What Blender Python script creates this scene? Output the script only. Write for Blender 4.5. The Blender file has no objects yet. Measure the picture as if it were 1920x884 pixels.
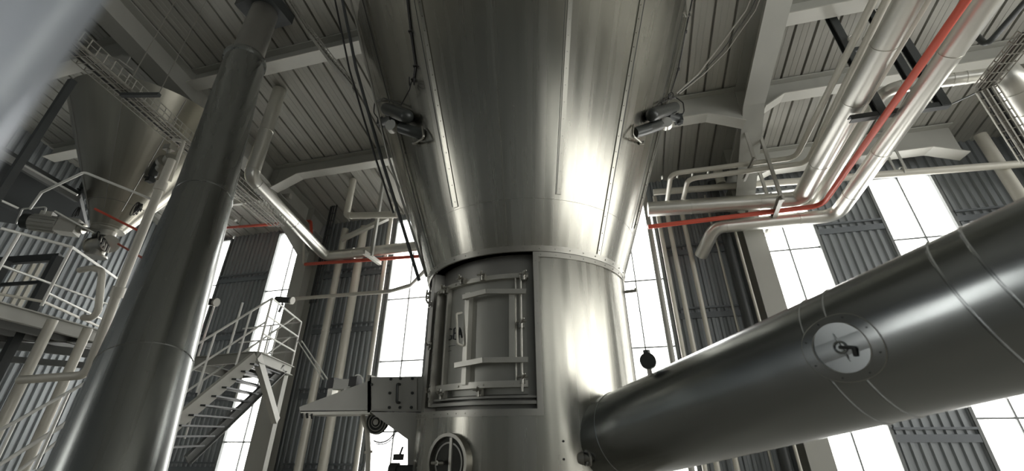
import bpy, bmesh, math, random
from mathutils import Vector, Matrix
random.seed(7)
PI = math.pi
# ------------------------------------------------------------------ camera
F = 760.0                                   # focal length in pixels of the 1920 wide frame
PITCH, ROLL, YAW = math.radians(26), math.radians(-0.3), math.radians(-13.7)
EYE = Vector((0, 0, 1.6))
f0 = Vector((math.sin(YAW), math.cos(YAW), 0)); r0 = Vector((math.cos(YAW), -math.sin(YAW), 0)); up0 = Vector((0, 0, 1))
FW = f0*math.cos(PITCH)+up0*math.sin(PITCH); UU = -f0*math.sin(PITCH)+up0*math.cos(PITCH)
RR = r0*math.cos(ROLL)+UU*math.sin(ROLL); UU = -r0*math.sin(ROLL)+UU*math.cos(ROLL)
scn = bpy.context.scene
C = scn.collection
cd = bpy.data.cameras.new('camera'); cam = bpy.data.objects.new('camera', cd); C.objects.link(cam)
cd.sensor_width = 36; cd.lens = F/1920*36; cd.clip_start = .05; cd.clip_end = 300
M3 = Matrix((RR, UU, -FW)).transposed()
cam.matrix_world = Matrix.Translation(EYE) @ M3.to_4x4()
cd.dof.use_dof = True; cd.dof.focus_distance = 6.0; cd.dof.aperture_fstop = 1.1
scn.camera = cam
scn.view_settings.view_transform = 'Standard'; scn.view_settings.look = 'None'
scn.view_settings.gamma = 1; scn.view_settings.use_curve_mapping = False
scn.view_settings.exposure = 1.42
# ------------------------------------------------------------------ sky (white overcast)
wd = bpy.data.worlds.new('sky'); scn.world = wd; wd.use_nodes = True
bg = wd.node_tree.nodes['Background']; bg.inputs[0].default_value = (1.0, .99, .945, 1); bg.inputs[1].default_value = 3.2

def portal(name, loc, rot, sx, sy):         # tells the renderer where daylight enters
    l = bpy.data.lights.new(name, 'AREA'); l.shape = 'RECTANGLE'; l.size = sx; l.size_y = sy
    l.cycles.is_portal = True
    o = bpy.data.objects.new(name, l); o.location = loc; o.rotation_euler = rot; C.objects.link(o)

# pixel -> place helpers (pixel of the 1920x884 photograph and one known plane)
def ray(x, y): return RR*((x-960)/F)+UU*((442-y)/F)+FW
def P(x, y, d=None, X=None, Y=None, Z=None):
    q = ray(x, y)
    if X is not None: t = (X-EYE.x)/q.x
    elif Y is not None: t = (Y-EYE.y)/q.y
    elif Z is not None: t = (Z-EYE.z)/q.z
    else: t = d
    return EYE+q*t
def DZ(Y): return 9.7+.24*(9-Y)             # underside of the roof deck

# ------------------------------------------------------------------ materials
def mat(name, col, metal=0.0, rough=.5, var=.0, nscale=3.0, stretch=(1, 1, 1), bump=0.0, rvar=0.0, aniso=0.0, bs=None, bd=.04, rot=None, polar=False):
    m = bpy.data.materials.new(name); m.use_nodes = True
    nt = m.node_tree; b = nt.nodes['Principled BSDF']
    b.inputs['Base Color'].default_value = (*col, 1); b.inputs['Metallic'].default_value = metal
    b.inputs['Roughness'].default_value = rough
    if aniso: b.inputs['Anisotropic'].default_value = aniso
    if var or bump or rvar:
        tc = nt.nodes.new('ShaderNodeTexCoord'); mp = nt.nodes.new('ShaderNodeMapping')
        mp.inputs['Scale'].default_value = stretch
        nz = nt.nodes.new('ShaderNodeTexNoise'); nz.inputs['Scale'].default_value = nscale; nz.inputs['Detail'].default_value = 2
        src = tc.outputs['Object']
        if rot is not None:
            rm_ = nt.nodes.new('ShaderNodeMapping'); rm_.inputs['Rotation'].default_value = rot; nt.links.new(src, rm_.inputs[0]); src = rm_.outputs[0]
        if polar:                                   # angle round the axis, and height
            sp = nt.nodes.new('ShaderNodeSeparateXYZ'); nt.links.new(src, sp.inputs[0]); cb = nt.nodes.new('ShaderNodeCombineXYZ')
            ng = nt.nodes.new('ShaderNodeMath'); ng.operation = 'MULTIPLY'; ng.inputs[1].default_value = -1; nt.links.new(sp.outputs['Y'], ng.inputs[0])
            at2 = nt.nodes.new('ShaderNodeMath'); at2.operation = 'ARCTAN2'; nt.links.new(sp.outputs['X'], at2.inputs[0]); nt.links.new(ng.outputs[0], at2.inputs[1])
            nt.links.new(at2.outputs[0], cb.inputs['X']); nt.links.new(sp.outputs['Z'], cb.inputs['Z']); src = cb.outputs[0]
        nt.links.new(src, mp.inputs[0]); nt.links.new(mp.outputs[0], nz.inputs['Vector'])
        if var:
            mx = nt.nodes.new('ShaderNodeMixRGB'); mx.blend_type = 'MULTIPLY'; mx.inputs[0].default_value = 1
            rp = nt.nodes.new('ShaderNodeValToRGB')
            rp.color_ramp.elements[0].position = .2; rp.color_ramp.elements[1].position = .8
            rp.color_ramp.elements[0].color = (1-var, 1-var, 1-var, 1); rp.color_ramp.elements[1].color = (1, 1, 1, 1)
            nt.links.new(nz.outputs[0], rp.inputs[0]); nt.links.new(rp.outputs[0], mx.inputs[2])
            mx.inputs[1].default_value = (*col, 1); nt.links.new(mx.outputs[0], b.inputs['Base Color'])
        if rvar:
            mr = nt.nodes.new('ShaderNodeMapRange'); mr.inputs[1].default_value = .2; mr.inputs[2].default_value = .8
            mr.inputs[3].default_value = max(.02, rough-rvar); mr.inputs[4].default_value = rough+rvar
            nt.links.new(nz.outputs[0], mr.inputs[0]); nt.links.new(mr.outputs[0], b.inputs['Roughness'])
        if bump:
            bp = nt.nodes.new('ShaderNodeBump'); bp.inputs['Strength'].default_value = bump; bp.inputs['Distance'].default_value = .02
            
            if bs:
                m2 = nt.nodes.new('ShaderNodeMapping'); m2.inputs['Scale'].default_value = bs; n2 = nt.nodes.new('ShaderNodeTexNoise')
                n2.inputs['Scale'].default_value = 1.0; n2.inputs['Detail'].default_value = 1.0; nt.links.new(src, m2.inputs[0])
                nt.links.new(m2.outputs[0], n2.inputs['Vector']); nz = n2; bp.inputs['Distance'].default_value = bd
            nt.links.new(nz.outputs[0], bp.inputs['Height']); nt.links.new(bp.outputs[0], b.inputs['Normal'])
    return m
STEEL = mat('brushed_steel', (.42, .412, .365), 1, .27, .16, 1.0, (14, 1, .22), .45, .06, 0, (7, 1, .45), .02, None, True)
STEEL_TRIM = mat('steel_trim', (.44, .43, .39), 1, .36, .1, 6)
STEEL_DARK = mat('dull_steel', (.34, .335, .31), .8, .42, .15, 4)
STEEL_FRAME = mat('satin_steel', (.56, .55, .50), .75, .38, .1, 8)
DUCT = mat('duct_steel', (.34, .36, .365), 1, .24, .0, 1.4, (1, 1, 1), .5, .0, 0, (1.6, 1.6, 2.0), .03)
CROT = (P(381, 375, d=5.6)-P(150, 1040, d=2.75)).to_track_quat('Z', 'Y').inverted().to_euler()
CHUTE = mat('chute_steel', (.36, .375, .365), 1, .28, .14, 1.0, (8, 8, .3), .5, .04, 0, (4, 4, .3), .006, CROT)
CLAD = mat('aluminium_cladding', (.74, .73, .68), .9, .36, .08, 3)
HOPPER = mat('hopper_steel', (.38, .365, .31), 1, .32, .15, 1, (7, 1, .3), .4, .05, 0, (3, 1, .4), .02, None, True)
PAINT = mat('grey_structural_paint', (.40, .40, .365), 0, .55, .08, 2)
PAINT_LIGHT = mat('light_grey_paint', (.50, .495, .45), 0, .5, .06, 3)
PIPE_WHITE = mat('cream_pipe', (.62, .60, .53), .1, .4, .06, 4)
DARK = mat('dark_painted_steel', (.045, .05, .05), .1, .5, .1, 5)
BLACK = mat('black_rubber', (.02, .02, .02), 0, .45)
GREYCAP = mat('dark_grey_enamel', (.05, .055, .052), .3, .35, .1, 8)
RED = mat('red_pipe_paint', (.62, .10, .06), 0, .4, .12, 3)
SHEET = mat('corrugated_grey_sheet', (.27, .29, .30), .25, .42, .1, .8)
DECK = mat('roof_deck_metal', (.48, .475, .435), .3, .45, .15, .7, (3, .3, 1))
GIRT = mat('girt_steel', (.16, .175, .19), .2, .5)
FLOORM = mat('concrete', (.33, .315, .28), 0, .5, .2, .8)
RAIL = mat('white_handrail_paint', (.80, .80, .76), .2, .35)
PLAT = mat('platform_grey', (.22, .225, .22), .1, .5, .1, 3)
WIRE = mat('galvanised_wire', (.42, .41, .37), .8, .4)
CABLE = mat('grey_cable', (.25, .24, .21), 0, .5)
FORE = mat('blue_grey_enamel', (.40, .44, .50), .5, .28, .08, 6)
INK = mat('marker_ink', (.03, .035, .04), 0, .6)
SIGNRED = mat('red_sign', (.6, .05, .04), 0, .5)
SIGNWHITE = mat('white_sign', (.8, .8, .78), 0, .5)
FRAME = mat('window_frame_grey', (.20, .21, .21), .2, .5)
def glassmat():
    m = bpy.data.materials.new('window_glass'); m.use_nodes = True; nt = m.node_tree
    nt.nodes.remove(nt.nodes['Principled BSDF']); out = nt.nodes['Material Output']
    a = nt.nodes.new('ShaderNodeBsdfTransparent'); g = nt.nodes.new('ShaderNodeBsdfGlossy'); g.inputs['Roughness'].default_value = .05
    fr = nt.nodes.new('ShaderNodeFresnel'); fr.inputs[0].default_value = 1.2; mx = nt.nodes.new('ShaderNodeMixShader')
    nt.links.new(fr.outputs[0], mx.inputs[0]); nt.links.new(a.outputs[0], mx.inputs[1]); nt.links.new(g.outputs[0], mx.inputs[2])
    nt.links.new(mx.outputs[0], out.inputs[0]); return m
GLASS = glassmat()

# ------------------------------------------------------------------ object helpers
BASE = {}
def thing(name, label, cat, loc=(0, 0, 0), group=None):
    o = bpy.data.objects.new(name, None); C.objects.link(o); o.location = loc; o.empty_display_size = .1
    o['label'] = label; o['category'] = cat
    if group: o['group'] = group
    BASE[o.name] = Vector(loc); return o
def obj(name, bm, m, parent=None, label=None, smooth=True):
    bmesh.ops.remove_doubles(bm, verts=bm.verts, dist=1e-5)
    bmesh.ops.recalc_face_normals(bm, faces=bm.faces)
    if parent is not None:
        base = BASE[parent.name]
        bmesh.ops.translate(bm, verts=bm.verts, vec=-base)
    me = bpy.data.meshes.new(name); bm.to_mesh(me); bm.free(); me.materials.append(m)
    if smooth:
        me.shade_smooth()
        try: me.set_sharp_from_angle(angle=math.radians(35))
        except Exception: pass
    o = bpy.data.objects.new(name, me); C.objects.link(o)
    if parent is not None: o.parent = parent; BASE[o.name] = base
    if label: o['label'] = label
    return o
def solo(name, bm, m, label, cat, group=None, base=None):    # a thing that is one mesh
    if base is None:
        bm.verts.ensure_lookup_table(); n = len(bm.verts)
        base = Vector((sum(v.co.x for v in bm.verts)/n, sum(v.co.y for v in bm.verts)/n, min(v.co.z for v in bm.verts)))
    bmesh.ops.translate(bm, verts=bm.verts, vec=-Vector(base))
    o = obj(name, bm, m); o.location = base; BASE[o.name] = Vector(base)
    o['label'] = label; o['category'] = cat
    if group: o['group'] = group
    return o
def struct(name, bm, m, parent=None):
    o = obj(name, bm, m, parent)
    if parent is None: o['kind'] = 'structure'; BASE[o.name] = Vector((0, 0, 0))
    return o
NB = bmesh.new
def box(bm, c, s, R=None):
    c = Vector(c); vs = []
    for i in (-.5, .5):
        for j in (-.5, .5):
            for k in (-.5, .5):
                v = Vector((i*s[0], j*s[1], k*s[2]))
                if R is not None: v = R @ v
                vs.append(bm.verts.new(c+v))
    for f in ((0, 1, 3, 2), (4, 6, 7, 5), (0, 4, 5, 1), (2, 3, 7, 6), (0, 2, 6, 4), (1, 5, 7, 3)):
        bm.faces.new([vs[i] for i in f])
    return bm
def frame(a, b, up=Vector((0, 0, 1))):
    z = (b-a).normalized(); x = up.cross(z)
    if x.length < 1e-4: x = Vector((1, 0, 0)).cross(z)
    x.normalize(); y = z.cross(x); return x, y, z
def prof(bm, a, b, pts, up=Vector((0, 0, 1))):       # extrude closed profile (x sideways, y up) from a to b
    a = Vector(a); b = Vector(b); x, y, z = frame(a, b, up)
    r1 = [bm.verts.new(a+x*p[0]+y*p[1]) for p in pts]; r2 = [bm.verts.new(b+x*p[0]+y*p[1]) for p in pts]
    n = len(pts)
    for i in range(n): bm.faces.new((r1[i], r1[(i+1) % n], r2[(i+1) % n], r2[i]))
    bm.faces.new(r1[::-1]); bm.faces.new(r2); return bm
def bar(bm, a, b, w, h, up=Vector((0, 0, 1))):
    return prof(bm, a, b, [(-w/2, -h/2), (w/2, -h/2), (w/2, h/2), (-w/2, h/2)], up)
def ibeam(bm, a, b, h, w, tf=.03, tw=.02, up=Vector((0, 0, 1))):   # a,b on the top face
    p = [(-w/2, 0), (-w/2, -tf), (-tw/2, -tf), (-tw/2, -h+tf), (-w/2, -h+tf), (-w/2, -h), (w/2, -h), (w/2, -h+tf), (tw/2, -h+tf), (tw/2, -tf), (w/2, -tf), (w/2, 0)]
    return prof(bm, a, b, p, up)
def channel(bm, a, b, h, w, t=.015, up=Vector((0, 0, 1)), flip=1):
    p = [(0, h/2), (w*flip, h/2), (w*flip, h/2-t), (t*flip, h/2-t), (t*flip, -h/2+t), (w*flip, -h/2+t), (w*flip, -h/2), (0, -h/2)]
    return prof(bm, a, b, p, up)
def fillet(pts, rad, n=7):
    pts = [Vector(p) for p in pts]; out = [pts[0]]
    for i in range(1, len(pts)-1):
        p, q, s = pts[i-1], pts[i], pts[i+1]
        u = (p-q); v = (s-q); lu, lv = u.length, v.length; u.normalize(); v.normalize()
        c = max(-1, min(1, u.dot(v))); ang = math.acos(c)
        if ang > PI-.03: out.append(q); continue
        t = min(rad/math.tan(ang/2), lu*.48, lv*.48)
        a = q+u*t; b = q+v*t
        for k in range(n+1):
            s_ = k/n; out.append(a*(1-s_)**2+q*2*s_*(1-s_)+b*s_**2)
    out.append(pts[-1]); return out
def sweep(bm, pts, r, seg=14, cap=True):
    pts = [Vector(p) for p in pts]; n = len(pts)
    rr = r if isinstance(r, (list, tuple)) else [r]*n
    t = (pts[1]-pts[0]).normalized(); x = t.orthogonal().normalized(); rings = []
    for i in range(n):
        if i == 0: tt = (pts[1]-pts[0])
        elif i == n-1: tt = pts[-1]-pts[-2]
        else: tt = (pts[i+1]-pts[i]).normalized()+(pts[i]-pts[i-1]).normalized()
        tt.normalize(); x = (x-tt*x.dot(tt)).normalized(); y = tt.cross(x)
        rings.append([bm.verts.new(pts[i]+(x*math.cos(2*PI*k/seg)+y*math.sin(2*PI*k/seg))*rr[i]) for k in range(seg)])
    for a, b in zip(rings, rings[1:]):
        for k in range(seg): bm.faces.new((a[k], a[(k+1) % seg], b[(k+1) % seg], b[k]))
    if cap: bm.faces.new(rings[0][::-1]); bm.faces.new(rings[-1])
    return bm
def tube(bm, pts, r, bend=0.0, seg=14): return sweep(bm, fillet(pts, bend) if bend and len(pts) > 2 else pts, r, seg)
def cyl(bm, a, b, r, seg=16, r2=None): return sweep(bm, [a, b], [r, r if r2 is None else r2], seg)
def capsule(bm, a, b, r, seg=18):
    a = Vector(a); b = Vector(b); d = (b-a).normalized(); pts = []; rs = []
    for k in range(6):
        t = k/5*PI/2; pts.append(a+d*(r*(1-math.sin(t)))*1-d*0); rs.append(max(.002, r*math.sin(t)))
    pts = [a+d*r*(1-math.cos(k/5*PI/2)) for k in range(6)]; rs = [max(.002, r*math.sin(k/5*PI/2)) for k in range(6)]
    p2 = [b-d*r*(1-math.cos(k/5*PI/2)) for k in range(5, -1, -1)]; r2 = rs[::-1]
    return sweep(bm, pts+p2, rs+r2, seg)
def torus(bm, c, nrm, R, r, seg=28, s2=8, arc=2*PI, start=0):
    nrm = Vector(nrm).normalized(); x = nrm.orthogonal().normalized(); y = nrm.cross(x)
    full = abs(arc-2*PI) < 1e-3; n = seg if full else seg+1; rings = []
    for i in range(n):
        a = start+arc*i/seg; rd = x*math.cos(a)+y*math.sin(a); p = Vector(c)+rd*R
        rings.append([bm.verts.new(p+(rd*math.cos(2*PI*k/s2)+nrm*math.sin(2*PI*k/s2))*r) for k in range(s2)])
    for i in range(n if full else n-1):
        a, b = rings[i], rings[(i+1) % n]
        for k in range(s2): bm.faces.new((a[k], a[(k+1) % s2], b[(k+1) % s2], b[k]))
    return bm
def bolt(bm, p, nrm, r=.012, h=.012):
    p = Vector(p); nrm = Vector(nrm).normalized(); return cyl(bm, p-nrm*.003, p+nrm*h, r, 6)
def bands(bm, pts, r, ts, w=.03, ex=.012, seg=20):    # raised bands round a straight run a-b
    a, b = Vector(pts[0]), Vector(pts[1]); d = (b-a).normalized()
    for t in ts:
        c = a.lerp(b, t); sweep(bm, [c-d*w/2, c+d*w/2], r+ex, seg)
    return bm
def vtop(p, x, y):     # point straight above/below p seen nearest pixel (x,y): returns z
    q = ray(x, y); h = Vector((q.x, q.y, 0)); d = Vector((p.x-EYE.x, p.y-EYE.y, 0)); t = d.dot(h)/h.dot(h); return EYE.z+q.z*t
# ================================================================== THE SETTING
XL, XR, YF, YB = -17.5, 18.7, 12.0, -12.0
bm = NB(); box(bm, ((XL+XR)/2, 0, -.1), (XR-XL+1, YF-YB+1, .2)); struct('floor', bm, FLOORM)
# windows of the far wall: (x0, x1, sill, head, rails)
WINS = [(-16.5, -14.83, .3, 8.85, (1.6, 4.2, 6.9)), (-12.5, -10.98, .3, 8.85, (1.38, 3.9, 6.43)), (-7.3, -5.73, .3, 8.75, (1.65, 3.66, 5.7)),
        (0.05, 1.66, .3, 8.2, (1.6, 3.71, 5.65)), (4.34, 5.89, .3, 8.1, (1.84, 4.0, 6.2)), (7.55, 9.12, .3, 8.1, (1.84, 4.0, 6.2)),
        (12.6, 14.2, .3, 8.1, (1.84, 4.0, 6.2)), (15.8, 17.4, .3, 8.1, (1.84, 4.0, 6.2))]
def corr(bm, along, fixed, u0, u1, z0, z1f, axis='x', sgn=-1, pitch=.19, depth=.045):
    u = u0; cols = []
    k = 0; offs = [(0, 0), (.07, 0), (.095, 1), (.165, 1), (.19, 0)]
    us = []
    while u < u1:
        for o, h in offs[:-1]:
            if u+o < u1: us.append((u+o, h))
        u += pitch
    us.append((u1, us[-1][1] if us else 0))
    pr = None
    for u, h in us:
        d = fixed+sgn*h*depth
        zt = z1f(u) if callable(z1f) else z1f
        a = (u, d, z0) if axis == 'x' else (d, u, z0); b = (a[0], a[1], zt)
        va, vb = bm.verts.new(a), bm.verts.new(b)
        if pr: bm.faces.new((pr[0], va, vb, pr[1]))
        pr = (va, vb)
bm = NB(); x = XL; ztop = DZ(12)+.05
for (a, b, s, h, rl) in WINS:
    corr(bm, 'x', YF, x, a, 0, ztop); corr(bm, 'x', YF, a, b, h, ztop); corr(bm, 'x', YF, a, b, 0, s); x = b
corr(bm, 'x', YF, x, XR, 0, ztop)
struct('wall_back', bm, SHEET)
def window(n, a, b, s, h, rails, fixed, axis='x', mull=True):
    def bx(u0, u1, z0, z1, t, off=0):
        c = ((u0+u1)/2, fixed+off, (z0+z1)/2); sz = (u1-u0, t, z1-z0)
        if axis == 'y': c = (c[1], c[0], c[2]); sz = (sz[1], sz[0], sz[2])
        box(fb, c, sz)
    fb = NB()
    bx(a-.04, a+.03, s-.04, h+.04, .16); bx(b-.03, b+.04, s-.04, h+.04, .16); bx(a+.03, b-.03, h-.03, h+.04, .16); bx(a+.03, b-.03, s-.04, s+.03, .16)
    root = struct('window_%d' % n, fb, FRAME)
    if mull:
        fb = NB(); m = (a+b)/2; bx(m-.018, m+.018, s, h, .05); struct('mullion', fb, FRAME, root)
    for z in rails:
        fb = NB(); bx(a+.03, b-.03, z-.02, z+.02, .045); struct('glazing_rail', fb, FRAME, root)
    fb = NB(); bx(a, b, s, h, .008); struct('pane', fb, GLASS, root)
n = 1
for (a, b, s, h, rl) in WINS:
    window(n, a, b, s, h, rl, YF); n += 1
    portal('daylight_portal', ((a+b)/2, YF+.12, (s+h)/2), (math.radians(-90), 0, 0), b-a, h-s)
# side and rear walls with their own windows (behind the photographer; they light the steel)
def sidewall(name, fixed, sgn, wins, zt, u0, u1, axis):
    global n
    bm = NB(); u = u0
    for (a, b, s, h) in wins:
        corr(bm, axis, fixed, u, a, 0, zt, axis, sgn); corr(bm, axis, fixed, a, b, h, zt, axis, sgn); corr(bm, axis, fixed, a, b, 0, s, axis, sgn); u = b
    corr(bm, axis, fixed, u, u1, 0, zt, axis, sgn); struct(name, bm, SHEET)
    for (a, b, s, h) in wins:
        window(n, a, b, s, h, ((s*2+h)/3, (s+h*2)/3), fixed, axis); n += 1
        if axis == 'y': portal('daylight_portal', (fixed-sgn*.12, (a+b)/2, (s+h)/2), (math.radians(90), 0, math.radians(90) if sgn < 0 else math.radians(-90)), b-a, h-s)
        else: portal('daylight_portal', ((a+b)/2, fixed-sgn*.12, (s+h)/2), (math.radians(90), 0, 0), b-a, h-s)
sidewall('wall_right', XR, -1, [(-10.5, -8, 1, 8.2), (-6.5, -4.1, 1, 8.2), (-2.4, 0, 1, 8.2), (2, 4.4, 1, 8.2), (6.5, 8.9, 1, 8.2)], lambda u: DZ(u)+.05, YB, YF, 'y')
sidewall('wall_left', XL, 1, [(-9, -7, 1, 8.2)], lambda u: DZ(u)+.05, YB, YF, 'y')
sidewall('wall_front', YB, 1, [(9.4, 10.0, 4, 10), (12.6, 13.4, 1, 10), (16, 17.5, 1, 10)], DZ(YB)+.05, XL, XR, 'x')
# girts behind the sheets, per panel
tn = 1
def girt(x0, x1, z):
    global tn
    bm = NB(); channel(bm, (x0, YF-.08, z), (x1, YF-.08, z), .16, .1, .02); box(bm, ((x0+x1)/2, YF-.1, z+.2), (x1-x0, .05, .05)); struct('trim_%d' % tn, bm, GIRT); tn += 1
for x0, x1, zs in ((-14.78, -12.55, (.6, 2.7, 4.75, 7.0)), (-10.0, -7.35, (.6, 2.7, 4.75, 6.75)), (1.7, 3.7, (2.7, 4.5, 6.4)), (5.93, 7.5, (1.45, 4.2, 6.62)), (9.16, 11.1, (1.45, 4.2, 6.62)), (-17.4, -16.6, (2.2, 4.5, 6.8))):
    for z in zs: girt(x0, x1, z)
# roof deck: long trays running down the slope with a dark gap between them
bm = NB(); tray = .46; x = XL-.2
sl = .24
while x < XR+.2:
    prf = [(x, 0), (x+.03, 0), (x+.035, .11), (x+.085, .11), (x+.09, 0), (x+.20, 0), (x+.205, .006), (x+.22, .006), (x+.225, 0), (x+.33, 0), (x+.335, .006), (x+.35, .006), (x+.355, 0), (x+tray, 0)]
    for (a, ha), (b, hb) in zip(prf, prf[1:]):
        v = [bm.verts.new((a, YF+.2, DZ(YF+.2)+ha)), bm.verts.new((b, YF+.2, DZ(YF+.2)+hb)), bm.verts.new((b, YB-.2, DZ(YB-.2)+hb)), bm.verts.new((a, YB-.2, DZ(YB-.2)+ha))]
        bm.faces.new(v)
    x += tray
v = [bm.verts.new(p) for p in ((XL-.3, YF+.2, DZ(YF+.2)+.2), (XR+.5, YF+.2, DZ(YF+.2)+.2), (XR+.5, YB-.2, DZ(YB-.2)+.2), (XL-.3, YB-.2, DZ(YB-.2)+.2))]
bm.faces.new(v)
struct('ceiling', bm, DECK)
# ================================================================== STRUCTURAL STEEL
def zb(Y): return 8.95+.24*(9-Y)            # underside of the rafters
def column(x, label, w=.5):
    root = thing('steel_column', label, 'column', (x, 11.5, 0), 'columns along the window wall')
    bm = NB(); ibeam(bm, (x, 11.85, 0), (x, 11.85, 8.15), .62, w, .03, .02, up=Vector((0, 1, 0))); obj('column_shaft', bm, PAINT, root)
    bm = NB(); box(bm, (x, 11.54, .015), (w+.2, .85, .03)); obj('base_plate', bm, PAINT, root)
    for z in (7.7, 8.1): obj('stiffener', box(NB(), (x, 11.54, z), (w-.03, .56, .025)), PAINT, root)
def rafter(x, label, w=.5):
    root = thing('steel_rafter', label, 'beam', (x, 11.2, zb(11.2)), 'sloping rafters under the roof deck')
    bm = NB(); a = Vector((x, 11.9, DZ(11.9)-.02)); b = Vector((x, -11.7, DZ(-11.7)-.02))
    ibeam(bm, a, b, .74, w, .03, .02); obj('rafter_beam', bm, PAINT, root)
    # haunch: wedge below the rafter where it meets the column
    bm = NB(); y0, y1 = 11.23, 8.9
    A = [(y0, zb(y0)), (y1, zb(y1)), (y0, zb(y0)-.95)]
    for s in (-.01, .01):
        pass
    v1 = [bm.verts.new((x-.01, p[0], p[1])) for p in A]; v2 = [bm.verts.new((x+.01, p[0], p[1])) for p in A]
    bm.faces.new(v1); bm.faces.new(v2[::-1])
    for i in range(3): bm.faces.new((v1[i], v1[(i+1) % 3], v2[(i+1) % 3], v2[i]))
    bar(bm, (x, y0, zb(y0)-.95), (x, y1, zb(y1)-.02), w, .03); obj('haunch', bm, PAINT, root)
    for y in (11.0, 9.1): obj('stiffener', box(NB(), (x, y, zb(y)+.36), (w-.02, .025, .68)), PAINT, root)
column(-10.5, 'tall grey steel column left of the vessel, beside the stair landing')
column(4.07, 'tall grey steel column right of the vessel, between window and sheeting')
column(11.4, 'grey steel column at the far right behind the silver duct')
column(-17.1, 'grey steel column at the far left end of the window wall')
rafter(-10.5, 'long pale grey rafter slanting down behind the leaning chute at left')
rafter(4.07, 'long pale grey rafter right of the cone, beside the silver pipe run')
rafter(11.4, 'pale grey rafter at the far right, behind the elbowed silver duct')
def cross_beam(y, z, x0, x1, label, ends=(1, 1), w=.34, m=None, drop=.4, run=.9):
    root = thing('cross_beam', label, 'beam', (x0, y, z), 'haunched cross beams under the roof deck')
    top = DZ(y)-.01
    pts = []
    zb0 = z-drop if ends[0] else z; zb1 = z-drop if ends[1] else z
    low = [(x0, zb0)]+([(x0+run, z)] if ends[0] else [])+([(x1-run, z)] if ends[1] else [])+[(x1, zb1)]
    bm = NB(); t = .012
    poly = low+[(x1, top), (x0, top)]
    v1 = [bm.verts.new((p[0], y-t, p[1])) for p in poly]; v2 = [bm.verts.new((p[0], y+t, p[1])) for p in poly]
    bm.faces.new(v1); bm.faces.new(v2[::-1]); k = len(poly)
    for i in range(k): bm.faces.new((v1[i], v1[(i+1) % k], v2[(i+1) % k], v2[i]))
    obj('web', bm, PAINT, root)
    bm = NB()
    for a, b in zip(low, low[1:]): bar(bm, (a[0], y, a[1]), (b[0], y, b[1]), w, .028)
    obj('bottom_flange', bm, m or PAINT_LIGHT, root)  # paler paint puts floor bounce light into the flange colour
    bm = NB(); box(bm, ((x0+x1)/2, y, top-.015), (x1-x0, w, .028)); obj('top_flange', bm, PAINT, root)
cross_beam(9.1, 9.2, -10.24, -4.2, 'cross beam with a bent pale lower flange, left of the cone and nearer the window wall', (1, 0))
cross_beam(5.75, 10.03, -10.24, -4.6, 'cross beam the slim silver pipe rises to, left of the cone', (0, 0))
cross_beam(9.1, 8.95, 1.4, 3.81, 'short cross beam between the cone and the right rafter', (0, 1), drop=.4, run=.8)
cross_beam(9.1, 9.2, 4.33, 11.14, 'cross beam right of the right rafter, behind the silver pipe run', (1, 1), drop=.3, run=.5)
cross_beam(7.15, 9.68, 4.33, 11.14, 'dark cross beam at the top edge right of the rafter, behind the hanging pipe frame', (0, 1))
cross_beam(11.35, 8.45, 4.35, 9.6, 'pale haunched eave beam above the windows at right', (1, 1), .4, PAINT_LIGHT, .3, .7)
cross_beam(5.4, 10.0, 0.9, 3.81, 'dark cross beam in the upper corner between cone and right rafter', (0, 0))
cross_beam(4.6, 10.2, -17.3, -10.76, 'cross beam left of the left rafter, nearest the top edge', (0, 1), drop=.5)
cross_beam(6.9, 9.75, -17.3, -10.76, 'cross beam left of the left rafter, above the wire cable tray', (0, 1), drop=.5)
cross_beam(9.3, 9.0, -17.3, -10.76, 'cross beam left of the left rafter, nearest the window wall', (0, 1), drop=.5)
# ================================================================== THE GREAT STEEL VESSEL
S = 1.3
VC = Vector((-.83*S, 4.0*S, 0)); VR = 1.0*S; ZU = EYE.z+1.36*S; K = .36; ZT = 7.6; ZLOW = EYE.z+.15*S; RI = VR-.14
def coneR(z): return VR+K*(z-ZU)
def conept(phi, z, off=0):
    r = coneR(z)+off*math.cos(math.atan(K)); return Vector((VC.x+r*math.cos(phi), VC.y+r*math.sin(phi), z-off*math.sin(math.atan(K))))
def conehit(x, y):
    q = ray(x, y); lo, best = 0, None
    t = .3
    while t < 14:                                        # march to the surface, then refine
        p = EYE+q*t
        if math.hypot(p.x-VC.x, p.y-VC.y) < coneR(p.z) and p.z > ZU-.6:
            a, b = t-.02, t
            for _ in range(20):
                m = (a+b)/2; p = EYE+q*m
                if math.hypot(p.x-VC.x, p.y-VC.y) < coneR(p.z): b = m
                else: a = m
            return math.atan2(p.y-VC.y, p.x-VC.x), p.z, b
        t += .02
    # outside the silhouette: nearest tangent
    bt = min((abs(math.hypot((EYE+q*(i*.02)).x-VC.x, (EYE+q*(i*.02)).y-VC.y)-coneR((EYE+q*(i*.02)).z)), i*.02) for i in range(100, 500))
    p = EYE+q*bt[1]; return math.atan2(p.y-VC.y, p.x-VC.x), p.z, bt[1]
def cylhit(x, y, r):
    q = ray(x, y); a = q.x**2+q.y**2; ex, ey = EYE.x-VC.x, EYE.y-VC.y
    b = 2*(q.x*ex+q.y*ey); c = ex*ex+ey*ey-r*r; D = b*b-4*a*c
    t = (-b-math.sqrt(max(D, 0)))/(2*a); p = EYE+q*t
    return math.atan2(p.y-VC.y, p.x-VC.x), p.z
def cylpt(phi, z, r): return Vector((VC.x+r*math.cos(phi), VC.y+r*math.sin(phi), z))
def radial(phi): return Vector((math.cos(phi), math.sin(phi), 0))
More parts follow.
